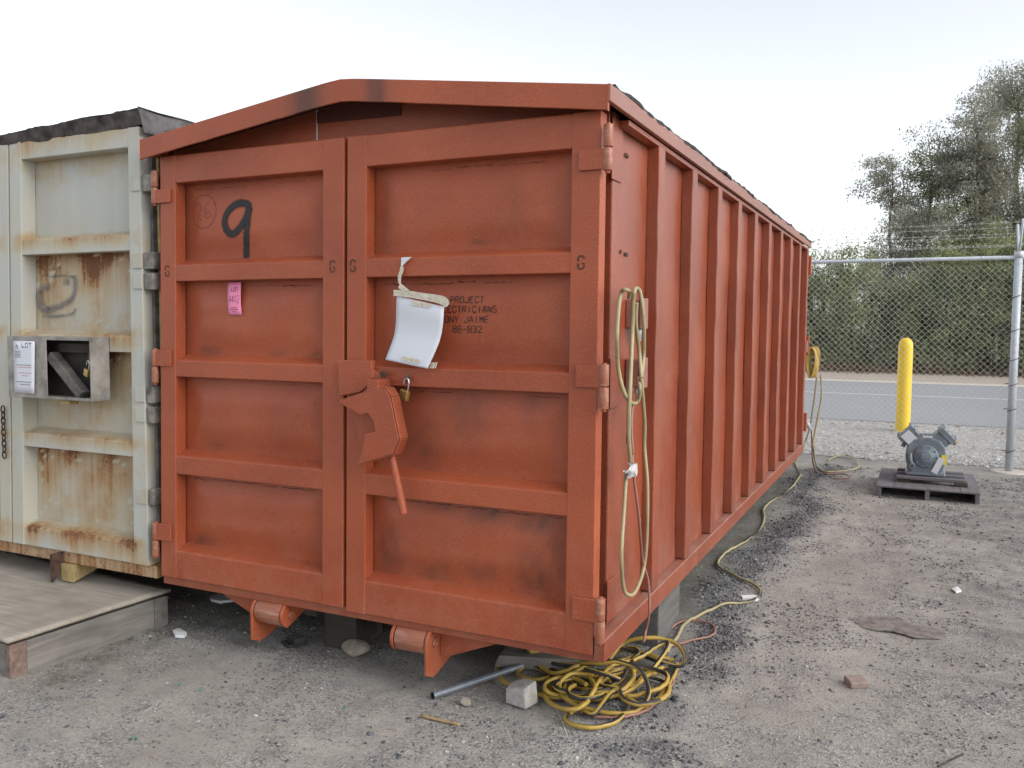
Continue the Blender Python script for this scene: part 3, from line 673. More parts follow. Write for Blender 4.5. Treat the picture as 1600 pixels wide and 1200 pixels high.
m.prism(lp,lambda x,z:(x,-.030,z),lambda x,z:(x,-.002,z))
m.prism([lpp(345,165),lpp(390,190),lpp(425,280),lpp(270,320)],lambda x,z:(x,-.020,z),lambda x,z:(x,.004,z)); 
m.build('lock_plate',ORANGE,RC,.004)
m=MB(); m.cyl((.236,-.034,1.492),(.236,-.018,1.492),.014,12); m.build('bolt_head',RUST,RC)
# outlets on the side wall
def outlet(y,z,h):
    m=MB(); m.box((1.246,y-.045,z-h/2),(1.3105,y+.045,z+h/2)); m.box((1.3105,y-.05,z-h/2-.006),(1.326,y+.05,z+h/2+.006)); o=m.build('outlet_box',OUTLET,RC,.006)
    m=MB(); m.tube([(1.294,y,z-h/2+.005),(1.294,y,z-h/2-.03),(1.296,y,z-h/2-.031),(1.296,y,z-h/2-.06)],[.017,.017,.013,.013],12); m.build('conduit_fitting',STEEL,o)
outlet(.46,1.775,.13); outlet(.47,1.505,.13); outlet(YB-.06,1.50,.12)
for z_ in (2.41,.65,1.52):
    m=MB(); m.box((1.272,YB,z_-.11),(1.335,YB+.05,z_+.10)); m.build('rear_hinge',ORANGE,RC,.006)

# ------------------------------------------------------------------ things hung on the orange doors
def padlock(loc,tilt,label,s=1.,ry=.3):
    r=thing('padlock',label,'padlock')
    T=Matrix.Translation(Vector(loc))@Matrix.Rotation(ry,4,'Z')@Matrix.Rotation(tilt,4,'Y')@Matrix.Scale(s,4)
    m=MB(); m.box((-.020,-.009,-.085),(.020,.009,-.046),None,T); m.build('lock_body',BRASS,r,.003)
    P=spline([(.013,0,-.047),(.013,0,-.018),(.008,0,-.004),(0,0,.001),(-.008,0,-.004),(-.013,0,-.018),(-.0135,0,-.026)],5)
    m=MB(); m.tube([T@Vector(p) for p in P],.0036*s,8); m.build('shackle',CHROME,r); return r
padlock((.362,-.026,1.474),.22,'brass padlock hanging open beside the orange lock box handle',1.18,-.2)
m=MB(); tt=np.linspace(0,2*math.pi,18); m.tube([(.358,-.006-.012*math.sin(t)*0-.010*(1+math.cos(t)),1.474+.014*math.sin(t)) for t in tt],.0045,8); m.build('hasp_loop',DARKSTEEL,RC)
# pink tag
tg=thing('lot_tag','bright pink card tag with handwritten number on the left orange door','tag')
tpf=lambda a,b:(a,.052-.006*math.sin((b-1.76)*20),b)
m=MB(); m.grid(lambda u,v:tpf(-.769+.087*u+.003*(1-v),1.762+.168*v),list(np.linspace(0,1,5)),list(np.linspace(0,1,9))); card=m.build('card',PINK,tg)
so=card.modifiers.new('t','SOLIDIFY'); so.thickness=.0012
tq=lambda a,b:tuple(np.array(tpf(a,b))-np.array((0,.0022,0)))
m=MB(); lettering(m,'LOT',-.743,1.882,.020,.012,.0165,tq,None,.0042)
lettering(m,'4412',-.758,1.824,.036,.013,.0185,tq,None,.0030)
for k,(a,b) in enumerate(((-.745,-.705),(-.755,-.70),(-.742,-.715))): m.ribbon([(a,1.799-.010*k),((a+b)/2,1.7985-.010*k),(b,1.799-.010*k)],.004,tq)
m.ribbon([(-.729,1.918),(-.727,1.918),(-.725,1.918)],.005,tq)
m.build('printing',PINKINK,tg)
# white sheet with tape
sh=thing('paper_sheet','blank white sheet in a clear sleeve taped to the right orange door','sheet')
p6=lambda a,b,y=-.012:on(1,y,540+a*.23339,380+b*.23339)
Le=spline([p6(345,352),p6(340,450),p6(322,620),p6(270,780,-.022)],8); Re=spline([p6(662,425),p6(655,520,-.02),p6(622,670,-.022),p6(553,840,-.03)],8)
m=MB(); k=len(Le); m.grid(lambda u,v:tuple(Le[int(v)]*(1-u)+Re[int(v)]*u+np.array((0,-.003*math.sin(math.pi*u)-.004*math.sin(v*.35),0))),list(np.linspace(0,1,12)),list(range(k))); o=m.build('page',PAPER,sh)
so=o.modifiers.new('t','SOLIDIFY'); so.thickness=.0006
def strip(pts_top,pts_bot,mat,name,y):
    m=MB(); A=[p6(a,b,y) for a,b in pts_top]; B=[p6(a,b,y) for a,b in pts_bot]; A=spline(A,5); B=spline(B,5); k=len(A)
    m.grid(lambda u,v:tuple(A[int(u)]*(1-v)+B[int(u)]*v+np.array((0,.0025*float(noise(u*1.7,v*5,0,2.5,2)),0))),list(range(k)),[0,.25,.5,.75,1],None,False); return m.build(name,mat,sh)
strip([(320,312),(420,318),(530,335),(640,350),(680,370),(697,398)],[(320,352),(420,362),(530,382),(620,402),(668,428),(690,410)],TAPE,'tape_strip',-.0255)
strip([(362,266),(395,290),(430,318)],[(352,300),(375,312),(400,322)],TAPE,'tape_strip',-.028)
strip([(442,386),(505,395),(568,405)],[(440,412),(505,424),(566,434)],TAPE,'tape_strip',-.026)
strip([(378,755),(440,768),(495,782)],[(372,778),(432,794),(490,806)],TAPE,'tape_strip',-.040)
strip([(372,96),(405,94),(442,92)],[(370,152),(385,146),(400,132)],PAPER,'tape_tail',-.012)
strip([(369,150),(358,190),(348,230),(355,270)],[(384,150),(388,180),(372,232),(372,275)],TAPE,'tape_tail',-.014)
strip([(570,800),(595,798),(615,797)],[(560,838),(585,838),(605,836)],TAPE,'tape_tail',-.012)

# ================================================================== white container
WC=thing('storage_container','weathered pale grey shipping box with rust streaked panelled doors','container')
WZ=[(2.655,2.757),(2.107,2.192),(1.556,1.646),(.983,1.064),(.385,.500)]
def rustf(V):
    x,y,z=V[:,0],V[:,1],V[:,2]; r=np.zeros(len(V))
    for k,(a,b) in enumerate(WZ):
        am=(.35,1.,.95,1.0,.6)[k]
        if k<4:
            t=(a-z); r=np.maximum(r,am*np.where(t>-.01,np.exp(-np.maximum(t,0)/(.36 if k else .07)),0)*((y>.03)&(y<.0949)|(y>.0951)))      # streaks below a rail
        t=z-b; r=np.maximum(r,(.55,.75,.6,.75,.95)[k]*np.exp(-(np.maximum(t,-.02)/.026)**2)*(t>-.06))                # rusty ledges
    r=r*np.where(((x>-2.325)&(x<-1.415))|((x>-3.505)&(x<-2.525)),1.,.30)
    r=np.maximum(r,.85*smooth(.50,.40,z)*(.4+.6*noise(x,z,0,5,1)))
    return np.clip(r*(.85+.42*noise(x,z,y,5.0,2)),0,1)
def white_door(xL,xR,sL,sR,parent,label):
    m=MB(); a,b=xL+sL,xR-sR
    for q0,q1 in ((xL,a),(b,xR)):
        zs=np.linspace(.385,2.757,44); P=[p for z in zs for p in ((q0,0,z),(q1,0,z),(q1,.095,z),(q0,.095,z))]
        m.add(P,[(4*i+j,4*i+(j+1)%4,4*i+4+(j+1)%4,4*i+4+j) for i in range(43) for j in range(4)]+[(3,2,1,0),(172,173,174,175)],WHITE)
    for z0,z1 in WZ:
        t=0 if z1>2.7 else .03
        xs=list(np.linspace(a-.002,b+.002,24)); pr=[(.004,z0),(.004,z1-.004),(.012,z1+.002),(.10,z1+t),(.10,z0)]
        n=len(pr); P=[(x,y,z) for x in xs for y,z in pr]
        m.add(P,[(j*n+i,j*n+(i+1)%n,(j+1)*n+(i+1)%n,(j+1)*n+i) for j in range(len(xs)-1) for i in range(n)],WHITE)
    for k in range(4):
        z0,z1=WZ[k+1][1]+.02,WZ[k][0]+.01
        m.grid(lambda u,v:(u,.097-.008*math.sin(math.pi*(u-a)/(b-a))*math.sin(math.pi*(v-z0)/(z1-z0))+.004*float(noise(u,v,k,4,3)),v),list(np.linspace(a-.01,b+.01,40)),list(np.linspace(z0,z1,30)),WHITE)
    o=m.build('door',WHITE,parent,.004,True,{'rust':rustf}); o['label']=label; return o
wd1=white_door(-2.418,-1.322,.10,.098,WC,'near door with faded grey graffiti and a lock box')
wd2=white_door(-3.60,-2.432,.10,.10,WC,'door cut off at the left edge')
c5=lambda a,b:tuple(on(1,.085,a*.15,380+b*.15)[[0,2]])
wt=lambda a,b:(a,.083,b)
m=MB()
for pts_,w in (([(520,455),(450,465),(405,520),(400,600),(430,680),(500,700),(580,670),(660,640),(730,600),(775,520),(785,420),(770,340)],.055),([(440,760),(560,762),(680,750),(760,730),(790,680)],.028),([(660,400),(690,400),(725,400)],.060),([(430,500),(440,620),(520,690)],.03),([(520,350),(640,335),(770,350)],.018)):
    m.ribbon(unrack(spline([c5(*p) for p in pts_],6)),w,wt)
m.build('graffiti',GREYSPRAY,wd1,0,True)
# right-hand post, hinges, frame
m=MB(); m.box((-1.306,.05,.40),(-1.290,.13,2.74),DARKSTEEL); m.box((-1.286,.075,.38),(-1.268,.10,2.70),TAN); m.box((-1.30,.14,.36),(-1.245,.26,2.76),DARKSTEEL); m.build('corner_post',DARKSTEEL,WC,.004,True)
for z in (2.46,2.05,1.94,1.33,1.22,.77):
    h=.045
    m=MB(); m.box((-1.3125,.004,z-h),(-1.258,.062,z+h)); o=m.build('hinge',HINGEGREY,WC,.004,True)
    m=MB(); m.box((-1.388,-.008,z-h*.9),(-1.317,-.001,z+h*.9)); m.build('hinge_leaf',WHITE,o,.002,True,{'rust':lambda V:.08+.2*noise(V[:,0]*4,V[:,2],0,30,1)})
m=MB(); m.box((-3.65,.02,.315),(-1.255,.12,.383)); m.build('door_sill',WHITE,WC,.004,True,{'rust':lambda V:.75*np.ones(len(V))})
m=MB(); m.box((-3.65,.14,.32),(-3.62,6.0,2.76)); m.box((-1.29,.27,.32),(-1.265,6.0,2.765)); m.build('side_wall',DARKSTEEL,WC,0,True)
m=MB(); m.box((-3.64,.15,.33),(-1.30,6.0,.36)); m.build('floor_plate',DARKSTEEL,WC)
m=MB()
ys=np.linspace(-.02,6.0,40); xs=np.linspace(-3.68,-1.30,40)
def wtop(u): return 2.856-.050*min(2.3,max(0.,-1.36-u))+.012*float(noise(u,-.02,0,2.2,1))
def wroof(u,v): return (u,v,wtop(u)+.006*float(noise(u,v,0,2.2,1))-.055*float(smooth(1.5,5.,v)))
m.grid(wroof,list(xs),list(ys),TAR)
m.grid(lambda u,v:(u,-.02+.025*v+.008*float(noise(u,v*2,0,7,2)),wtop(u)*(1-v)+max(wtop(u)-.085,2.752-.012*(u<-2))*v+.006*float(noise(u,v,0,14,3))),list(np.linspace(-3.68,-1.30,90)),[0,.25,.5,.75,1],TAR3)
m.grid(lambda u,v:(-1.31+.04*v+.012*float(noise(u,v*3,0,6,2)),u,2.862+.012*float(noise(-1.30,u,0,2.2,1))-.055*float(smooth(1.5,5.,u))-.14*v),list(ys),[0,.33,.66,1],TAR2)
m.build('tar_roof',TAR,WC)
m=MB(); m.prism([(-.05,.375),(.25,.375),(.25,.31),(.02,.275),(-.05,.21)],lambda y,z:(-2.06,y,z),lambda y,z:(-2.035,y,z),RUST); m.prism([(.0,.312),(.22,.312),(.20,.26),(.0,.21)],lambda y,z:(-2.033,y,z),lambda y,z:(-1.93,y,z),TAN); m.build('fork_pocket',TAN,WC,.002)
BOXGREY=mat_simple('rust_stained_grey_box',(.27,.255,.235),.75,.1,.45,9,.4)
# lock box on the white door
bx0,bx1,by=-2.275,-1.585,-.118
m=MB(); z0,z1=1.289,1.637; ox0,ox1=-1.945,-1.597; oz0,oz1=1.305,1.618
m.box((bx0,by,z0),(ox0,by+.006,z1)); m.box((ox1,by,z0),(bx1,by+.006,z1)); m.box((ox0,by,oz1),(ox1,by+.006,z1)); m.box((ox0,by,z0),(ox1,by+.006,oz0))
m.box((bx0,by+.006,z1-.006),(bx1,-.001,z1)); m.box((bx0,by+.006,z0),(bx1,-.001,z0+.006)); m.box((bx1-.006,by+.006,z0+.006),(bx1,-.001,z1-.006)); m.box((bx0,by+.006,z0+.006),(bx0+.006,-.001,z1-.006))
wb=m.build('lock_box',BOXGREY,WC,.002,False,{'rust':lambda V:np.where((V[:,2]<1.31)|(V[:,2]>1.62),.60,.22)*(1+.4*noise(V[:,0],V[:,2],0,20,1))})
m=MB(); m.box((bx0+.008,-.012,z0+.01),(bx1-.008,-.006,z1-.01)); m.box((-1.93,-.05,1.55),(-1.60,-.014,1.60)); m.build('box_lining',INSIDE,wb)
m=MB(); T=Matrix.Translation(Vector((-1.80,-.075,1.40)))@Matrix.Rotation(math.radians(41),4,'Y'); m.box((-.20,-.03,-.025),(.13,.028,.03),None,T); m.build('locking_bar',DARKSTEEL,wb,.006)
m=MB(); m.box((-1.86,-.10,1.262),(-1.79,-.04,1.2885)); m.build('spacer_block',TAN,wb,.003)
# lock in the box, paper lot sheet on the box, chain
padlock((-1.655,-.078,1.508),.30,'small brass padlock dangling inside the open lock box on the grey container',1.05,-.2)
m=MB(); m.tube([(-1.668,-.066,1.56),(-1.662,-.070,1.535),(-1.655,-.076,1.508)],.004,6); m.build('lock_hook',DARKSTEEL,wb)
ls=thing('lot_sheet','white printed lot sheet taped to the lock box of the grey container','sheet')
qa=lambda u,v:(-2.214+.182*u+.004*v*0-(.004)*(1-v),by-.004-.010*u*u*(1-v),1.315+.295*v)
m=MB(); m.grid(lambda u,v:qa(u,v),list(np.linspace(0,1,6)),list(np.linspace(0,1,8))); o=m.build('page',PAPER,ls); o.modifiers.new('t','SOLIDIFY').thickness=.001
qb=lambda a,b:tuple(np.array(qa(a,b))-np.array((0,.0018,0)))
m=MB(); lettering(m,'LOT',.40,.885,.075,.12,.17,qb,PINKINK,.026)
for r_ in range(5): m.ribbon([(.07,.80-.028*r_),(.2,.80-.028*r_),(.34,.80-.028*r_)],.012,qb,PINKINK)
m.ribbon([(.12,.86),(.16,.93),(.22,.88),(.2,.84)],.03,qb,PINKINK)
for zz,a,b,mm in ((.54,.15,.85,PINKINK),(.495,.18,.88,REDINK),(.39,.22,.86,REDINK),(.335,.36,.70,REDINK),(.215,.12,.86,PINKINK),(.165,.25,.80,PINKINK)):
    m.ribbon([(a,zz),((a+b)/2,zz),(b,zz)],.014,qb,mm)
m.build('printing',PINKINK,ls)
ch=MB(); p=on(1,-.02,4,640); 
for k in range(9):
    c=Vector((p[0]-.006*k*0,-.018,p[2]-.034*k)); R_=Matrix.Rotation(math.pi/2*(k%2)+.35,4,'Z')
    ch.tube([c+R_@Vector((.012*math.cos(t),0,.023*math.sin(t))) for t in np.linspace(0,2*math.pi,13)],.0042,6)
tag(ch.build('chain',RUST),'short rusty steel chain hanging on the grey container doors','chain')
# timbers under both containers
GREYTIMBER=wood('grey_damp_timber',(.085,.082,.078),(.15,.145,.138),1,1.)
def beam(name,a,b,mat,label,cat,group=None,bev=.006):
    m=MB(); m.box(a,b); return tag(m.build(name,mat,None,bev),label,cat,group)
beam('support_timber',(-3.7,.60,-.02),(-1.49,.80,.10),DARKWOOD,'long dark timber sleeper lying under the grey container','timber')
beam('support_block',(-.37,.30,-.01),(-.16,.55,.235),DARKWOOD,'dark upright wood block under the middle of the orange doors','block')
beam('support_block',(.98,1.02,-.01),(1.262,1.46,.31),GREYTIMBER,'grey weathered timber block under the right side rail of the orange container','block')
m=MB(); m.prism([(.56,.66),(.60,.40),(1.0,.52),(.98,.74)],lambda x,y:(x,y,.02),lambda x,y:(x+.015,y+.02,.075)); tag(m.build('wood_plank',LUMBER,None,.003),'grey plank lying behind the conduit under the orange sill','plank')

# ================================================================== platform
pf=thing('wooden_platform','low grey plywood platform on a lumber frame before the grey container','platform')
A=np.array((-1.438,-.728)); B=np.array((-1.374,.175)); dv=(B-A)/np.linalg.norm(B-A); nv=np.array((-dv[1],dv[0]))   # nv points left
Lp=np.linalg.norm(B-A)
TP=Matrix(((nv[0],dv[0],0,A[0]),(nv[1],dv[1],0,A[1]),(0,0,1,0),(0,0,0,1)))
m=MB(); m.grid(lambda u,v:tuple(TP@Vector((u,v,.186+.003*float(noise(u,v,0,3,1))))),list(np.linspace(-.015,2.4,50)),list(np.linspace(-.015,Lp+.012,20)))
o=m.build('plywood_top',PLY,pf); so=o.modifiers.new('t','SOLIDIFY'); so.thickness=.018; so.offset=-1
m=MB(); m.box((0,.085,-.01),(.04,Lp-.09,.166),None,TP); m.build('frame_board',LUMBERY,pf,.004)
m=MB(); m.box((.04,.0,-.01),(2.38,.04,.167),None,TP); m.build('frame_board',LUMBER,pf,.004)
m=MB(); m.box((-.002,-.001,-.01),(.0395,.0845,.1672),None,TP); m.build('end_block',ENDGRAIN,pf,.004)
m=MB(); m.box((-.002,Lp-.088,-.01),(.09,Lp,.165),None,TP); m.build('end_block',LUMBER,pf,.004)
m=MB(); m.tube([on(2,.190,38,889),on(2,.190,70,897),on(2,.189,98,905)],.006,6); tag(m.build('stick',BLACKPLASTIC),'thin black stick lying on the plywood platform','stick')
# scraps
GREENGLASS=mat_simple('green_glass',(.07,.26,.19),.2,0,.1,20,0)
RUSTDIRT=mat_simple('dusty_brown_rust',(.185,.162,.148),.95,.0,.45,22,.6)
def scrap(name,ptsz,label,cat,mat,th=.006,z=.012):
    m=MB(); P=[on(2,z,*p) for p in ptsz]; c=sum(P)/len(P)
    k=len(P); top=[tuple(p+np.array((0,0,th+.008*float(noise(p[0]*9,p[1]*9,0,3,1))))) for p in P]; bot=[tuple(p-np.array((0,0,.004))) for p in P]
    m.add(top+bot+[tuple(c+np.array((0,0,th+.003)))],[(i,(i+1)%k,2*k) for i in range(k)]+[(k+i,k+(i+1)%k,(i+1)%k,i) for i in range(k)])
    return tag(m.build(name,mat),label,cat)
scrap('plastic_scrap',[(270,988),(280,984),(292,992),(288,996),(274,995)],'small white plastic scrap beside the wooden platform','scrap',WHITEPLASTIC,.012)
scrap('plastic_scrap',[(327,934),(340,931),(352,935),(372,934),(368,940),(345,943),(330,941)],'crumpled white plastic under the left end of the orange doors','scrap',WHITEPLASTIC,.015)
scrap('plastic_scrap',[(1158,934),(1178,932),(1187,935),(1182,939),(1160,938)],'white plastic plug scrap where the yellow cord bends','scrap',WHITEPLASTIC,.012)
scrap('rusty_plate',[(1330,968),(1365,964),(1405,966),(1430,978),(1455,982),(1478,992),(1470,998),(1430,996),(1395,986),(1362,984),(1345,980)],'long flat rusty metal scrap lying on the dirt','scrap',RUSTDIRT,.004,.006)
scrap('paper_scrap',[(1487,920),(1496,918),(1502,924),(1494,926)],'tiny white paper scrap right of the rusty metal scrap','scrap',WHITEPLASTIC,.006)
m=MB(); T=Matrix.Translation(Vector(tuple(on(2,.02,1338,1064))))@Matrix.Rotation(.5,4,'Z')@Matrix.Rotation(.10,4,'X'); m.box((-.045,-.04,-.02),(.045,.04,.012),None,T)
tag(m.build('brick_piece',mat_simple('pinkish_brick',(.26,.20,.18),.95,0,.2,30,.6),None,.006),'flat pinkish brick fragment alone on the right dirt','brick')
def rock(name,px,py,s,mat,label,seed,z=0.,rz=0.):
    import bmesh
    bm=bmesh.new(); bmesh.ops.create_icosphere(bm,subdivisions=3,radius=1); r=np.random.default_rng(seed); pl=r.normal(size=(9,3)); pl/=np.linalg.norm(pl,axis=1)[:,None]; dd=r.uniform(.68,.92,9)
    R_=Matrix.Rotation(rz,3,'Z'); p0=on(2,z,px,py)
    for v in bm.verts:
        q=np.array(v.co)
        for n_,d_ in zip(pl,dd):
            e=q@n_-d_
            if e>0: q=q-n_*e
        q=q*(1+.03*float(noise(*(q*4),1.,seed%5))); q=np.array(R_@Vector(q*np.array(s)))
        v.co=Vector(q)+Vector((p0[0],p0[1],s[2]*.72))
    me=bpy.data.meshes.new(name); bm.to_mesh(me); bm.free(); me.materials.append(mat); o=linkm(name,me); return tag(o,label,'stone')
rock('flat_stone',556,1022,(.085,.06,.045),STONE,'flat tan stone beside the dark block under the orange doors',5)
rock('small_stone',727,1101,(.032,.026,.018),STONE,'small pinkish stone left of the concrete chunk',8)
m=MB(); p=on(2,0,806,1103); 
P=[(-.078,-.03,-.012),(.055,-.055,-.012),(.085,.05,-.012),(-.05,.07,-.012),(-.075,-.032,.070),(.045,-.050,.095),(.075,.045,.112),(-.010,.062,.108),(-.070,.03,.085)]
P=[(p[0]+a*.84,p[1]+.05+b*.84,c*.86) for a,b,c in P]
m.add(P,[(3,2,1,0),(0,1,5,4),(1,2,6,5),(2,3,7,6),(3,0,4,8),(3,8,7),(4,5,6,7,8)]); tag(m.build('concrete_chunk',CONCRETE,None,.006),'broken pale concrete chunk in front of the cord pile','chunk')
CONDUIT=mat_simple('dull_pipe_steel',(.20,.225,.26),.45,.4,.15,20,.1)
m=MB(); m.tube([on(2,.024,676,1087)]+[on(2,.024,676,1087)*.5+on(2,.03,840,1032)*.5]+[on(2,.03,850,1029)],.0165,16,CONDUIT,caps=False)
a=on(2,.024,676,1087); b=on(2,.03,850,1029); m.tube([a,a*.6+b*.4,b],.0145,16,INSIDE,caps=False); tag(m.build('metal_conduit',None),'galvanised pipe end lying on the dirt under the orange doors','pipe')
m=MB(); p=on(2,.02,462,1002); T=Matrix.Translation(Vector(tuple(p)))@Matrix.Rotation(-.5,4,'Z')@Matrix.Rotation(-.12,4,'Y'); m.box((-.10,-.05,-.02),(.03,.05,-.005),None,T); m.box((-.05,-.03,-.005),(.055,.035,.03),None,T); tag(m.build('plastic_block',BLACKPLASTIC,None,.004),'black plastic block on the ground between the two rollers','block')
def stick(l,label,r=.005,mat=None):
    m=MB(); m.tube(spline([on(2,.010,*p) for p in l],5),r,6,mat or mat_simple('dry_stick',(.30,.21,.11),.9,0,.3,20,.2)); tag(m.build('dry_stick',None),label,'stick')
stick([(658,1118),(690,1126),(718,1132)],'dry tan stick lying in front of the concrete chunk',.007)
stick([(1465,1198),(1490,1185),(1505,1178)],'thin dark stick alone on the dirt near the camera',.004,DARKWOOD)
nb=900; x=rng.uniform(-2.4,4.4,nb); y=rng.uniform(-1.,6.,nb); k=~((x<1.25)&(y>.3))&~((x<-1.3)&(y<.3)); x,y=x[k],y[k]; a=rng.uniform(0,3.14,len(x)); L=.006+.02*rng.exponential(.6,len(x)); z=gh(x,y)+.004
dx,dy=np.cos(a)*L,np.sin(a)*L; w=.0016; px_,py_=-np.sin(a)*w,np.cos(a)*w
V=np.stack([np.stack([x-dx+px_,y-dy+py_,z],1),np.stack([x+dx+px_,y+dy+py_,z+.003],1),np.stack([x+dx-px_,y+dy-py_,z+.003],1),np.stack([x-dx-px_,y-dy-py_,z],1)],1).reshape(-1,3)
o=linkm('straw_litter',npmesh('straw_litter',V,np.arange(len(V)).reshape(-1,4),mat_pebble('straw_bits',[(0.,(.08,.06,.04)),(.5,(.30,.22,.13)),(.85,(.45,.38,.26)),(1.,(.7,.68,.62))]))); o['kind']='stuff'
for i,(px_,py_) in enumerate([(280,1070),(313,1078),(208,1153),(540,1105)]):
    p=on(2,.01,px_,py_); m=MB(); m.add([(p[0]-.007,p[1]-.003,.012),(p[0]+.006,p[1]-.005,.010),(p[0]+.007,p[1]+.004,.016),(p[0]-.004,p[1]+.005,.013)],[(0,1,2,3)])
    o=m.build('glass_shard',GREENGLASS); o.modifiers.new('t','SOLIDIFY').thickness=.004; tag(o,'tiny green glass shard lying among the grey pebbles','shard','green glass shards on the dirt')
# ================================================================== cords
c5z=lambda a,b,z:on(2,z,640+a*.3,920+b*.3)
def cord(name,path,r,label,mat,stripe=True,n=10,group=None,build=True,mb=None,spin=0):
    m=mb or MB(); st=tuple((spin+i)%n for i in (0,1,2)) if stripe else ()
    m.tube(path,r,n,mat,True,BLACKCORD,st,True,3.5 if stripe else 0.)
    return m if not build else tag(m.build(name,None),label,'cord',group)
pile=MB()
strands=[[(640,352,.06),(580,338,.03),(510,345,.016),(464,378,.014),(456,430,.014),(485,478,.014),(530,502,.014),(600,520,.014)],
 [(620,335,.08),(700,350,.05),(800,365,.06),(900,372,.07),(1000,368,.07),(1060,345,.06)],
 [(660,400,.02),(740,425,.02),(830,470,.03),(930,480,.05),(1010,520,.05),(1080,540,.05),(1180,525,.04),(1230,480,.04)],
 [(720,470,.014),(735,530,.014),(800,570,.016),(900,590,.02),(1010,585,.03),(1120,560,.04),(1200,520,.04),(1300,440,.04),(1370,390,.03)],[(1040,390,.03),(1110,305,.09),(1230,272,.13),(1330,275,.13),(1400,310,.11),(1435,370,.08),(1420,410,.05),(1360,415,.04),(1290,395,.05),(1200,360,.06),(1100,330,.07),(1040,335,.06),(960,370,.04)],
 [(890,395,.09),(1000,412,.11),(1100,412,.12),(1180,440,.11),(1230,500,.08),(1245,570,.05),(1210,630,.03),(1130,660,.02),(1030,658,.018),(900,620,.02),(810,570,.03),(780,510,.05),(800,470,.07),(860,440,.08),(960,470,.06)],
 [(910,430,.09),(1000,458,.09),(1060,480,.075),(1095,497,.06)],
 [(830,650,.018),(880,615,.03),(940,570,.055),(966,520,.07),(930,475,.06),(870,455,.05),(860,500,.04),(930,525,.04),(1040,525,.045),(1100,500,.05),(1140,450,.06),(1150,410,.06)],
 [(820,655,.016),(810,682,.014),(850,708,.014),(940,722,.014),(1030,712,.014),(1090,690,.014),(1130,640,.018),(1150,580,.02),(1200,510,.03)],
 [(640,350,.03),(690,375,.04),(760,395,.05),(850,400,.06),(950,398,.07),(1060,400,.07),(1150,385,.06),(1190,350,.06),(1170,325,.06),(1110,330,.06)],
 [(625,330,.05),(630,380,.03),(700,420,.03),(760,440,.04),(850,415,.06),(900,395,.06)],
 [(640,540,.014),(750,565,.016),(850,558,.02),(940,535,.03),(1000,505,.04),(1060,480,.05),(1130,470,.05),(1230,440,.05),(1330,420,.04),(1390,385,.03)],
 [(560,430,.014),(600,412,.02),(670,420,.02),(725,450,.016),(690,470,.014),(620,472,.014),(570,450,.014),(560,425,.016)],
 [(900,640,.012),(960,655,.03),(1050,560,.05),(1110,545,.06),(1160,500,.06),(1165,470,.06),(1140,450,.05)],
 [(1110,560,.03),(1150,595,.03),(1200,622,.022),(1240,640,.014)],
 [(1160,400,.08),(1230,360,.10),(1300,305,.12),(1345,295,.13),(1330,345,.10),(1280,420,.06),(1230,470,.04)],
 [(760,500,.02),(820,540,.03),(900,550,.04),(980,560,.045),(1080,555,.05),(1150,520,.05),(1165,480,.05),(1120,455,.05),(1040,470,.05),(960,480,.05)],
 [(950,400,.05),(880,430,.05),(820,470,.03),(800,530,.02),(760,520,.016),(720,500,.014),(730,470,.014)],
 [(1000,380,.05),(1060,350,.05),(1130,330,.06),(1190,350,.07),(1160,390,.07),(1100,415,.08),(1040,440,.08),(990,490,.06),(960,540,.04)],
 [(1390,430,.02),(1372,480,.015),(1330,550,.014),(1280,605,.014),(1220,640,.014)],
 [(1200,350,.05),(1290,370,.05),(1360,380,.04),(1390,410,.02),(1385,440,.016)]]
rp=random.Random(12)
for k in range(6):         # loops lying deeper in the heap
    cx_,cy_=rp.uniform(740,1230),rp.uniform(390,560); rx,ry=rp.uniform(110,270),rp.uniform(40,95); a0=rp.uniform(0,6.28); tl=rp.uniform(-.35,.35)
    strands.append([(cx_+rx*math.cos(a0+t)+ry*tl*math.sin(a0+t),cy_+ry*math.sin(a0+t)+.12*rx*tl*math.cos(a0+t),.015+.05*abs(math.sin(t*.5+k))) for t in np.linspace(0,rp.uniform(4.2,7.6),13)])
for i,sx_ in enumerate(strands):
    Q=spline([c5z(*p) for p in sx_],9); Q[:,2]+=np.maximum(gh(Q[:,0],Q[:,1]),0)
    cord('',Q,.0105,'',YELLOWCORD,True,10,None,False,pile,i*3)
tag(pile.build('cord_pile',None),'tangled heap of yellow and black power cord by the front corner','cord')
runp=[c5z(1340,350,.03),c5z(1365,300,.02),c5z(1390,258,.02),c5z(1450,180,.02)]+[on(2,.02,*p) for p in [(1120,953),(1165,942),(1188,930),(1180,916),(1145,902),(1122,887),(1130,870),(1160,850),(1185,832),(1194,812),(1193,798),(1205,785),(1232,770),(1250,747),(1246,730),(1240,716)]]
P=spline(runp,10); P[:,2]=np.maximum(gh(P[:,0],P[:,1]),0)+.016+np.where(np.arange(len(P))<14,.02,0)
cord('power_cord',P,.0095,'yellow cord running over the ground beside the orange container',PALECORD,True,10,None)
BR=mat_simple('dusty_pink_cord',(.27,.13,.105),.5,0,.2,14,0)
P=spline([c5z(1285,300,.02),c5z(1340,232,.02),c5z(1440,176,.02),c5z(1560,188,.02),c5z(1592,230,.016),c5z(1560,260,.016),c5z(1390,287,.02),c5z(1320,310,.02)],10); P[:,2]=np.maximum(gh(P[:,0],P[:,1]),0)+.014
cord('power_cord',P,.0065,'thin pinkish cord loop lying right of the yellow heap',BR,False,8)
P=spline([c5z(1378,470,.015),c5z(1365,530,.012),c5z(1320,590,.012),c5z(1230,650,.012),c5z(1100,682,.012),c5z(960,672,.012),c5z(890,640,.014)],10); P[:,2]=np.maximum(gh(P[:,0],P[:,1]),0)+.014
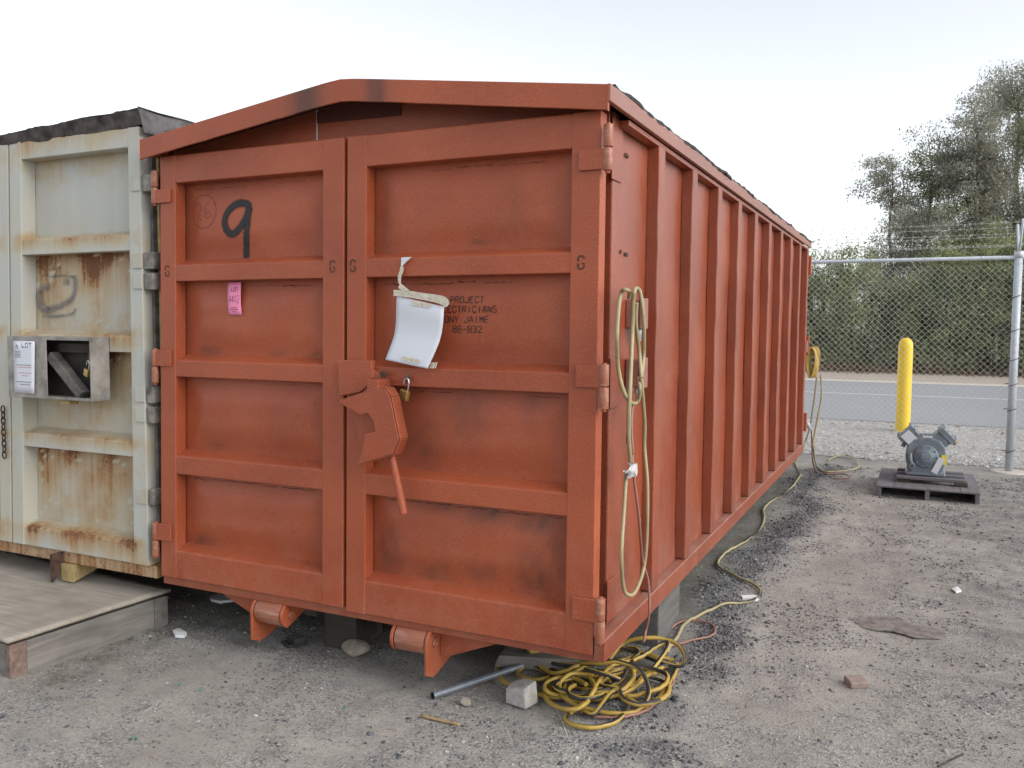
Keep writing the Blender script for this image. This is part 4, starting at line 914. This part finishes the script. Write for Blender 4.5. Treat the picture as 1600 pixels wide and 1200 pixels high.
cord('power_cord',P,.0065,'thin pinkish cord curving round the front of the yellow heap',BR,False,8)
# hanging loops on the side wall
XC=1.338
ca=lambda a,b:(860+a/3.75,420+b/3.75)
cb=lambda a,b:(860+a*.3,700+b*.3)
def hang(l,x=XC): return spline([on(0,x+(.012*(i%3)),*p) for i,p in enumerate(l)],10)
hg=MB()
cord('',hang([ca(460,170),ca(462,135),ca(440,122),ca(415,140),ca(400,230),ca(390,400),ca(395,560),ca(420,690),ca(455,765),ca(490,790),ca(518,765),ca(524,700),ca(512,640)]),.0085,'',PALECORD,False,8,None,False,hg)
cord('',hang([cb(395,130),cb(385,300),cb(370,550),cb(380,720),cb(405,765),cb(440,750),cb(480,650),cb(500,500),cb(505,200),cb(490,0),ca(552,900),ca(532,640),ca(520,480),ca(500,310),ca(505,200)]),.0085,'',PALECORD,False,8,None,False,hg)
cord('',hang([ca(470,1140),ca(458,950),ca(466,700),ca(478,400),ca(484,200),ca(492,130),ca(508,115),ca(528,150),ca(545,300),ca(546,500),ca(530,640)],XC+.012),.0095,'',PALECORD,False,8,None,False,hg)
tag(hg.build('power_cord',None),'yellow cord looped over the outlet boxes on the orange side wall','cord')
cord('power_cord',hang([ca(484,790),ca(474,900),ca(482,1080),cb(425,0),cb(435,150),cb(460,350),cb(480,580),cb(510,700),cb(515,850),cb(497,950),cb(486,1010)],XC),.0062,'thin brown cord hanging from the wall outlet down to the heap',BR,False,8)
pb=MB(); p=on(0,XC+.02,984,732)
import bmesh
for k in range(5):
    a=math.pi*.5+k*.35; pb.grid(lambda u,v,k=k:(p[0]+.012*math.sin(3*u+k)+.006*k*.5,p[1]-.055*u+.02*math.cos(k*2+v*3),p[2]+.022*math.sin(v*3.1+k)*(1-.75*u)-.004*k+.008*math.sin(u*5+k)),list(np.linspace(-.5,1,8)),list(np.linspace(-1,1,8)))
o=pb.build('plastic_wrap',mat_simple('grey_plastic_film',(.46,.45,.45),.35,0,.2,30,.3)); tag(o,'crumpled grey plastic bag tied round the hanging cord','plastic wrap')
m=MB(); q=[on(0,XC+.014,*ca(457,980)),on(0,XC+.014,*ca(459,1025))]; m.tube(q,.0105,10); tag(m.build('tape_wrap',BLACKPLASTIC),'black tape band wrapped round the hanging cord','tape')
# far end of the container: coil and cords
co=MB(); c0=on(1,YB+.12,1270,567)
for k in range(7):
    t=np.linspace(0,2*math.pi,28); co.tube([(c0[0]+.045*math.cos(a)+.012*k*.5-.02+.006*math.sin(2*a+k),c0[1]-.03+.02*k+.02*math.sin(a),c0[2]+.006*k*.4+(.165+.004*(k%3))*math.sin(a)) for a in t],.009,7,YELLOWCORD,False)
tag(co.build('cord_coil',None),'small coil of yellow cord hung at the far end of the orange container','cord')
e6=lambda a,b:(1200+a/4.6125,520+b/4.6125)
yk=YB+.12
P=np.array([on(1,yk,*e6(352,318)),on(1,yk,*e6(330,500)),on(1,yk,*e6(308,650)),on(1,yk,*e6(300,690)),on(1,yk,*e6(270,780)),on(1,yk,*e6(215,880))]+[on(2,.02,*e6(*q)) for q in [(200,925),(225,1000),(245,1045),(200,1065)]])
cord('power_cord',spline(P,8),.010,'brown yellow cord hanging to the ground nearest the far corner',PALECORD,False,7)
P=np.array([on(1,yk,*e6(380,300)),on(1,yk,*e6(385,450)),on(1,yk,*e6(360,600)),on(1,yk,*e6(332,750)),on(1,yk,*e6(328,850))]+[on(2,.03,*e6(*q)) for q in [(345,940),(400,995),(480,1000),(570,992),(655,965),(630,910),(560,880),(480,895),(430,920)]])
cord('power_cord',spline(P,8),.010,'tan cord from the far coil looping out on the ground',PALECORD,False,7)
P=np.array([on(1,yk,*e6(312,700)),on(1,yk,*e6(318,820)),on(1,yk,*e6(322,920))]+[on(2,.03,*e6(*q)) for q in [(350,1000),(420,1015),(530,1018),(590,1035),(560,1050),(470,1050)]])
cord('power_cord',spline(P,8),.009,'pinkish cord from the far outlet lying on the ground',BR,False,7)
m=MB(); a,b=on(1,yk,*e6(275,630)),on(1,yk,*e6(303,695)); m.tube([a,a*.5+b*.5,b],[.022,.03,.018],10,STEEL); tag(m.build('cord_connector',None),'silver cord connector at the far lower corner of the orange container','connector')
# ================================================================== pallet and compressor
PX0,PX1,PY0,PY1=2.118,3.045,6.10,7.30
pl=thing('wooden_pallet','grey stained wooden pallet carrying the compressor','pallet')
for x in (PX0,(PX0+PX1)/2-.02,PX1-.04):
    m=MB(); m.box((x,PY0,-.003),(x+.04,PY1,.10)); m.build('stringer',PALLETY,pl,.003)
m=MB()
for x0,x1 in ((PX0-.005,PX0+.155),(PX1-.165,PX1+.005)): m.box((x0,PY0-.008,.1002),(x1,PY1,.118))
for k in range(7): 
    y=PY0-.008+.175*k; m.box((PX0+.157,y,.1002),(PX1-.167,y+.158,.1165))
m.build('deck',PALLETY,pl,.003)
sk_=thing('wooden_skid','small grey skid of boards between the compressor and the pallet','skid')
for x_,y_ in ((2.30,6.40),(2.83,6.36),(2.30,6.86),(2.81,6.86)):
    m=MB(); m.box((x_,y_,.119),(x_+.12,y_+.12,.155)); m.build('foot_block',DARKWOOD,sk_,.004)
m=MB(); m.box((2.29,6.38,.1555),(2.93,6.47,.185)); m.build('board',PALLET,sk_,.004)
for y_ in (6.62,6.86):
    m=MB(); m.box((2.29,y_,.1555),(2.93,y_+.09,.185)); m.build('board',PALLET,sk_,.004)
cp=thing('compressor','grey two headed piston compressor with white labels on a pallet','compressor')
cx,cy0,cz=2.560,6.44,.392
def ring(r,z=0,k=28,sq=1.): return [(r*math.cos(t),r*math.sin(t)*sq) for t in np.linspace(0,2*math.pi,k,endpoint=False)]
def lathe_y(m,prof,mat=None,k=32,cx_=cx,cz_=cz):
    P=[(cx_+r*math.cos(t),y,cz_+r*math.sin(t)) for y,r in prof for t in np.linspace(0,2*math.pi,k,endpoint=False)]
    F=[(j*k+i,j*k+(i+1)%k,(j+1)*k+(i+1)%k,(j+1)*k+i) for j in range(len(prof)-1) for i in range(k)]
    return m.add(P,F,mat,True)
m=MB()
body=[(-.17,-.13),(-.195,0),(-.175,.11),(-.12,.175),(-.04,.20),(.04,.20),(.125,.170),(.180,.10),(.195,0),(.17,-.13),(.12,-.195),(-.12,-.195)]
m.prism(body,lambda x,z:(cx+x,cy0+.03,cz+z),lambda x,z:(cx+x,cy0+.42,cz+z))
lathe_y(m,[(cy0+.40,.19),(cy0+.60,.185),(cy0+.64,.15),(cy0+.65,0.001)])
m.box((cx-.19,cy0+.02,.187),(cx+.19,cy0+.46,.225)); body_o=m.build('crankcase',GREYPAINT,cp,.016,False,None,3)
m=MB(); lathe_y(m,[(cy0-.012,.001),(cy0-.012,.055),(cy0-.002,.066),(cy0+.004,.105),(cy0+.012,.118),(cy0+.032,.120)],None,36)
m.box((cx-.045,cy0-.022,cz-.02),(cx+.04,cy0-.006,cz+.03)); m.tube([(cx-.145,cy0+.0,cz+.03),(cx-.145,cy0-.02,cz-.03),(cx-.128,cy0-.02,cz-.09)],.02,10); m.cyl((cx-.125,cy0-.035,cz-.095),(cx-.125,cy0+.01,cz-.095),.030,16)
for t in np.linspace(0,2*math.pi,10,endpoint=False): m.cyl((cx+.105*math.cos(t),cy0-.008,cz+.105*math.sin(t)),(cx+.105*math.cos(t),cy0+.012,cz+.105*math.sin(t)),.009,6)
cov=m.build('end_cover',GREYPAINT,cp,.003)
m=MB(); m.cyl((cx-.125,cy0-.0365,cz-.095),(cx-.125,cy0-.0352,cz-.095),.014,14); m.build('port_plug',INSIDE,cov)
for sg in (-1,1):
    T=Matrix.Translation(Vector((cx+sg*.02,cy0+.05,cz+.06)))@Matrix.Rotation(sg*math.radians(46),4,'Y')
    m=MB(); m.box((-.082,0,.05),(.082,.30,.205),None,T); m.box((-.098,-.012,.2055),(.098,.312,.226),None,T); m.box((-.092,-.008,.2265),(.092,.308,.264),None,T)
    for yy in np.linspace(.0,.30,5):
        for xx in (-.078,.078): m.cyl(T@Vector((xx,yy,.268)),T@Vector((xx,yy,.282)),.009,6)
    for xx in (-.03,.03): m.cyl(T@Vector((xx,0.,.268)),T@Vector((xx,0.,.280)),.009,6)
    if sg<0: m.tube([T@Vector((-.075,.05,.18)),T@Vector((-.125,.05,.16))],.022,10)
    h=m.build('cylinder_head',GREYPAINT,cp,.006)
    if sg<0:
        m=MB(); m.box((-.062,-.0165,.12),(.045,-.0142,.255),None,T); m.build('white_label',PAPER,h)
    else:
        m=MB(); m.tube([T@Vector((.065,.05,.24)),T@Vector((.12,.05,.24))],.026,10); m.build('valve',TAN,h,.003)
m=MB(); m.box((cx-.10,cy0+.04,cz+.190),(cx+.08,cy0+.20,cz+.222))
for xx in np.linspace(-.09,.07,5): m.cyl((cx+xx,cy0+.05,cz+.222),(cx+xx,cy0+.05,cz+.236),.010,6)
tpc=m.build('top_cover',GREYPAINT,cp,.004)
m=MB(); m.box((cx-.035,cy0+.0375,cz+.175),(cx+.055,cy0+.0395,cz+.215)); m.build('white_label',PAPER,tpc)
T=Matrix.Translation(Vector((cx+.115,cy0-.020,cz-.08)))@Matrix.Rotation(math.radians(24),4,'Y')
m=MB(); m.box((-.03,-.002,-.085),(.03,.002,.085),None,T); m.build('white_label',PAPER,cp)
m=MB(); m.box((cx+.145,cy0-.002,cz-.07),(cx+.192,cy0+.001,cz+.03)); m.build('yellow_label',YELLOWLABEL,cp)
# ================================================================== bollard
bo=thing('bollard','tall yellow safety bollard standing in the white gravel by the road','bollard')
m=MB(); c=on(2,.0,1410,676); R_=.112; k=28
prof=[(R_,0.),(R_,1.40),(R_*.97,1.45),(R_*.86,1.495),(R_*.66,1.53),(R_*.35,1.552),(.001,1.558)]
P=[(c[0]+r*math.cos(t),c[1]+.1+r*math.sin(t),z) for r,z in prof for t in np.linspace(0,2*math.pi,k,endpoint=False)]
m.add(P,[(j*k+i,j*k+(i+1)%k,(j+1)*k+(i+1)%k,(j+1)*k+i) for j in range(len(prof)-1) for i in range(k)],None,True); m.build('sleeve',YELLOWPAINT,bo)
m=MB(); m.tube([(c[0],c[1]+.1,.0),(c[0],c[1]+.1,.03)],R_+.012,24); m.build('base_ring',YELLOWPAINT,bo)
# ================================================================== chain-link fence
fe=thing('chain_link_fence','galvanised chain link fence topped with barbed wire along the road','fence')
FY=8.45
posts=[.43,3.482,6.55]
for x in posts:
    m=MB(); m.tube([(x,FY,-.02),(x,FY,2.60)],.044,16); m.tube([(x,FY,2.55),(x,FY,2.63)],.050,14)
    for yy in (-.30,.30): m.tube([(x,FY,2.58),(x+.0,FY+yy*.3,2.70),(x,FY+yy,2.97)],.014,8)
    m.build('post',STEEL,fe)
    m=MB(); m.tube([(x,FY,-.05),(x,FY,.012+.006)],.20,20); m.build('footing',KERB,fe,.02)
    for z in (.25,.75,1.05,1.35,1.7,2.1):
        m=MB(); m.tube([(x+.048*math.cos(t),FY+.048*math.sin(t),z+.018*math.cos(t)) for t in np.linspace(0,2*math.pi,14)]+[(x-.09,FY-.02,z+.01)],.004,5); m.build('tie_wire',RUST,fe)
m=MB(); m.tube([(-3.2,FY,2.560),(1.,FY,2.558),(7.5,FY,2.556)],.023,12)
for x in np.arange(-3,7.5,.61): m.tube([(x-.006,FY,2.558),(x+.006,FY,2.558)],.0265,10)
m.build('top_rail',STEEL,fe)
# woven mesh
d=.0385; V=[];F=[]; nseg=int(2.45/d); base=0; r=.0021
for w in range(int((7.5+3.2)/d)):
    x0=-3.2+d*w
    zz=.06+np.arange(nseg+1)*d; xx=x0+np.where((np.arange(nseg+1)+w)%2==0,-.5,.5)*d*1.06; yy=FY+.045+np.where((np.arange(nseg+1)+w)%2==0,-.002,.002)
    for a in range(3):
        t=2*math.pi*a/3; V.append(np.stack([xx+r*1.35*math.cos(t),yy+r*1.35*math.sin(t),zz],1))
    i=np.arange(nseg); k=nseg+1
    for a in range(3): F.append(np.stack([base+a*k+i,base+a*k+i+1,base+((a+1)%3)*k+i+1,base+((a+1)%3)*k+i],1))
    base+=3*k
linkm('wire_mesh',npmesh('wire_mesh',np.concatenate(V),np.concatenate(F),WIRE),fe)
m=MB()
for yy,z in ((-.09,2.70),(-.18,2.82),(-.28,2.94),(.10,2.70),(.19,2.82),(.29,2.94)):
    xs=np.arange(-3.2,7.5,.10); zz=z-.006*np.sin(np.pi*((xs-.43)%3.05)/3.05)
    m.tube(np.stack([xs,np.full_like(xs,FY+yy),zz],1),.0016,5)
    for x in np.arange(-3.1+yy*.3,7.4,.125):
        zq=z-.006*math.sin(math.pi*((x-.43)%3.05)/3.05)
        m.tube([(x-.012,FY+yy,zq-.016),(x+.012,FY+yy,zq+.016)],.0016,4); m.tube([(x+.012,FY+yy,zq-.016),(x-.012,FY+yy,zq+.016)],.0016,4)
m.build('barbed_wire',WIRE,fe)
# ================================================================== vegetation
def leafmat(name,stops):
    n=N(name); g=n.n('ShaderNodeNewGeometry'); big=n.ramp(n.noise(1.15,4,.65),[(.3,0.),(.7,1.)])
    c=n.ramp(n.math('ADD',n.math('MULTIPLY',g.outputs['Random Per Island'],.5),n.math('MULTIPLY',big,.5)),stops)
    n.set(c,.5,0,.4)
    tr=n.n('ShaderNodeBsdfTranslucent'); n.l(c,tr.inputs[0]); mx=n.n('ShaderNodeMixShader'); mx.inputs[0].default_value=.42
    n.l(n.b.outputs[0],mx.inputs[1]); n.l(tr.outputs[0],mx.inputs[2]); n.l(mx.outputs[0],n.out.inputs[0]); return n.m
HEDGE=leafmat('hedge_leaves',[(.15,(.09,.12,.085)),(.38,(.21,.25,.145)),(.62,(.33,.36,.18)),(.9,(.48,.45,.22))])
EUC=leafmat('eucalyptus_leaves',[(.15,(.17,.175,.15)),(.5,(.30,.30,.24)),(.75,(.37,.37,.28)),(.95,(.46,.42,.34))])
EUCG=leafmat('green_tree_leaves',[(.15,(.14,.165,.115)),(.5,(.25,.28,.165)),(.75,(.33,.345,.19)),(.95,(.42,.40,.24))])
BARK=mat_simple('pale_bark',(.20,.165,.135),.9,0,.35,6,.5); BARKD=mat_simple('dark_bark',(.10,.08,.065),.9,0,.3,6,.5)
def leaves(C,size,aspect,droop,r):
    k=len(C); d=r.normal(size=(k,3)); d[:,2]-=droop; d/=np.linalg.norm(d,axis=1)[:,None]
    s=r.normal(size=(k,3)); s-=d*(s*d).sum(1)[:,None]; s/=np.linalg.norm(s,axis=1)[:,None]
    L=size*r.uniform(.6,1.3,k)[:,None]; w=L*aspect
    V=np.stack([C-d*L*.5,C+s*w*.5,C+d*L*.5,C-s*w*.5],1).reshape(-1,3); return V,np.arange(4*k).reshape(k,4)
def limbs(base,top,r0,seed,nb,spread):
    r=random.Random(seed); m=MB(); ends=[]
    b=Vector(base); t=Vector(top); pts=[b+(t-b)*f+Vector((r.uniform(-.2,.2),r.uniform(-.2,.2),0))*f*(1.2) for f in np.linspace(0,1,7)]
    P=spline(pts,5); m.tube(P,list(np.linspace(r0,r0*.07,len(P))),8,smooth=True); L=(t-b).length
    ends+=[Vector(P[-1]),Vector(P[-4]),Vector(P[-8])]
    for i in range(nb):
        f=r.uniform(.28,.95); s=Vector(P[int(f*(len(P)-1))]); a=r.uniform(0,6.28); ln=spread*(1.15-.6*f)*r.uniform(.6,1.15)
        e=s+Vector((math.cos(a)*ln,math.sin(a)*ln,ln*r.uniform(.35,1.0))); mid=(s+e)/2+Vector((0,0,-.12*ln))
        q=spline([s,mid,e],5); rr=r0*(1-.75*f)*.5; m.tube(q,list(np.linspace(rr,rr*.25,len(q))),6); ends.append(e); ends.append(Vector(q[7]))
        for j in range(3):
            a2=a+r.uniform(-1.1,1.1); l2=ln*r.uniform(.35,.6); e2=mid+Vector((math.cos(a2)*l2,math.sin(a2)*l2,l2*r.uniform(.2,.9))); q2=spline([mid,(mid+e2)/2,e2],4); m.tube(q2,list(np.linspace(rr*.5,rr*.15,len(q2))),5); ends.append(e2)
    return m,ends
def tree(label,base,top,r0,seed,nb,spread,clump,per,size,mat,bark,aspect=.34,droop=.8):
    o=thing('eucalyptus_tree',label,'tree',group=None)
    m,ends=limbs(base,top,r0,seed,nb,spread); m.build('trunk',bark,o)
    r=np.random.default_rng(seed); Cs=[]
    for e in ends:
        nsub=r.integers(2,4)
        for q in range(nsub):
            c=np.array(e)+r.normal(size=3)*clump*.80; k=int(.85*per*r.uniform(.35,1.3)); rad=clump*r.uniform(.32,.66)
            g=np.clip(r.normal(size=(k,3)),-1.75,1.75)*rad*np.array((1,1,.72)); g[:,2]-=.25*np.abs(r.normal(size=k))*rad; Cs.append(c+g)
    V,F=leaves(np.concatenate(Cs),size,aspect,droop,r)
    linkm('crown',npmesh('crown',V,F,mat),o); return o
def at(px,py,y): return on(1,y,px,py)
def tr(label,px,topy,y,seed,nb,spread,clump,per,mat,bark,lean=0,r0=.22):
    t=at(px,topy,y); tree(label,(t[0]+lean,y,-.1),(t[0],y,t[2]-clump*.45),r0,seed,nb,spread,clump,per,.145,mat,bark)
tr('thin sparse eucalyptus nearest the orange container, bare trunk showing through',1392,236,44,31,13,1.7,.50,120,EUC,BARKD,.5,.15)
tr('slim green mid tree between the sparse tree and the tall bushy one',1452,204,45,32,13,1.5,.52,150,EUCG,BARKD,.1,.16)
tr('tall bushy eucalyptus with pale bare limb left of the fence post',1526,160,44,37,18,1.7,.62,230,EUC,BARK,.4,.28)
tr('tallest eucalyptus, rising directly behind the fence post',1594,122,47,34,22,2.5,.70,215,EUC,BARK,.2,.30)
tr('dense grey green tree beyond the tallest eucalyptus',1665,150,45,35,18,2.2,.75,200,EUCG,BARK,.0,.28)
tr('low reddish brown tree under the sparse eucalyptus',1425,330,42,36,10,1.7,.60,190,EUC,BARKD,.2,.13)
tr('low leafy tree directly left of the barbed wire arm',1505,330,41.5,38,10,1.9,.62,210,EUCG,BARKD,.2,.14)
def bush(label,cx_,y,w,dp,h,seed,nleaf=20000,mat=HEDGE):
    r=np.random.default_rng(seed); o=thing('hedge_bush',label,'bush')
    m=MB(); rr=random.Random(seed)
    for i in range(9):
        a=rr.uniform(0,6.28); q=rr.uniform(.3,1); m.tube(spline([(cx_+.2*math.cos(a),y+.2*math.sin(a),-.05),(cx_+.25*w*q*math.cos(a),y+.25*dp*math.sin(a),h*.45),(cx_+.42*w*q*math.cos(a),y+.4*dp*q*math.sin(a),h*rr.uniform(.7,.92))],5),[.04]*10+[.015],5)
    m.build('stems',BARKD,o)
    nc=150; a=r.uniform(0,2*np.pi,nc); z=r.uniform(.02,1,nc)**1.15; rad=np.sqrt(np.clip(1-(z-.28)**2/.56,.05,1))*r.uniform(.55,1.02,nc)
    cc=np.stack([cx_+w/2*rad*np.cos(a),y+dp/2*rad*np.sin(a),z*h*(1+.12*np.sin(a*2+seed))],1)
    per=nleaf//nc; L=[]
    for c in cc:
        g=r.normal(size=(per,3))*np.array((.27,.24,.22))*r.uniform(.6,1.25); L.append(c+g)
    # upright shoots
    for i in range(26):
        b=cc[r.integers(nc)]; kk=45; t=r.uniform(0,1,kk)[:,None]; L.append(b+t*np.array((r.normal()*.25,r.normal()*.2,.75))+r.normal(size=(kk,3))*.05)
    C=np.concatenate(L); C=C[C[:,2]>.05]; V,F=leaves(C,.14,.36,-.4,r); linkm('foliage',npmesh('foliage',V,F,mat),o)
bl=[('yellowish green bush nearest the far end of the orange container',1283,412,34.2,3.3,21),('broad green bush behind the chain link left of the bollard',1345,402,34.0,3.4,22),
('lower bush below the bright gap in the hedge',1422,455,34.2,2.6,23),('dark green bush right of the bright gap in the hedge',1490,408,33.6,3.2,24),('tall hedge bush directly behind the fence post',1565,400,33.2,3.2,25),('bush at the right end of the hedge behind the post',1640,395,33.,3.2,26),('hedge bush farthest from the orange container',1720,405,32.6,3.3,27)]
for lab,px,py,y,w,sd_ in bl:
    t=at(px,py,y); bush(lab,t[0],y,w,2.6,t[2],sd_)
HB=[('low bush hidden behind the orange container end',-3.6,34.8,3.4,4.0,41)]
for lab,x_,y,w,h,sd_ in HB: bush(lab,x_,y,w,2.6,h,sd_,9000)
# dry brush under the hedge
bl2=rng.uniform(-4,10,9000); by2=31.6+rng.normal(size=9000)*.8+.0*bl2; cz2=np.abs(rng.normal(size=9000))*.16
V,F=leaves(np.stack([bl2,by2+1.2,cz2],1),.16,.3,.0,rng); o=linkm('leaf_litter',npmesh('leaf_litter',V,F,leafmat('dry_litter',[(.2,(.10,.065,.04)),(.6,(.20,.14,.09)),(.9,(.28,.22,.15))]))); o['kind']='stuff'
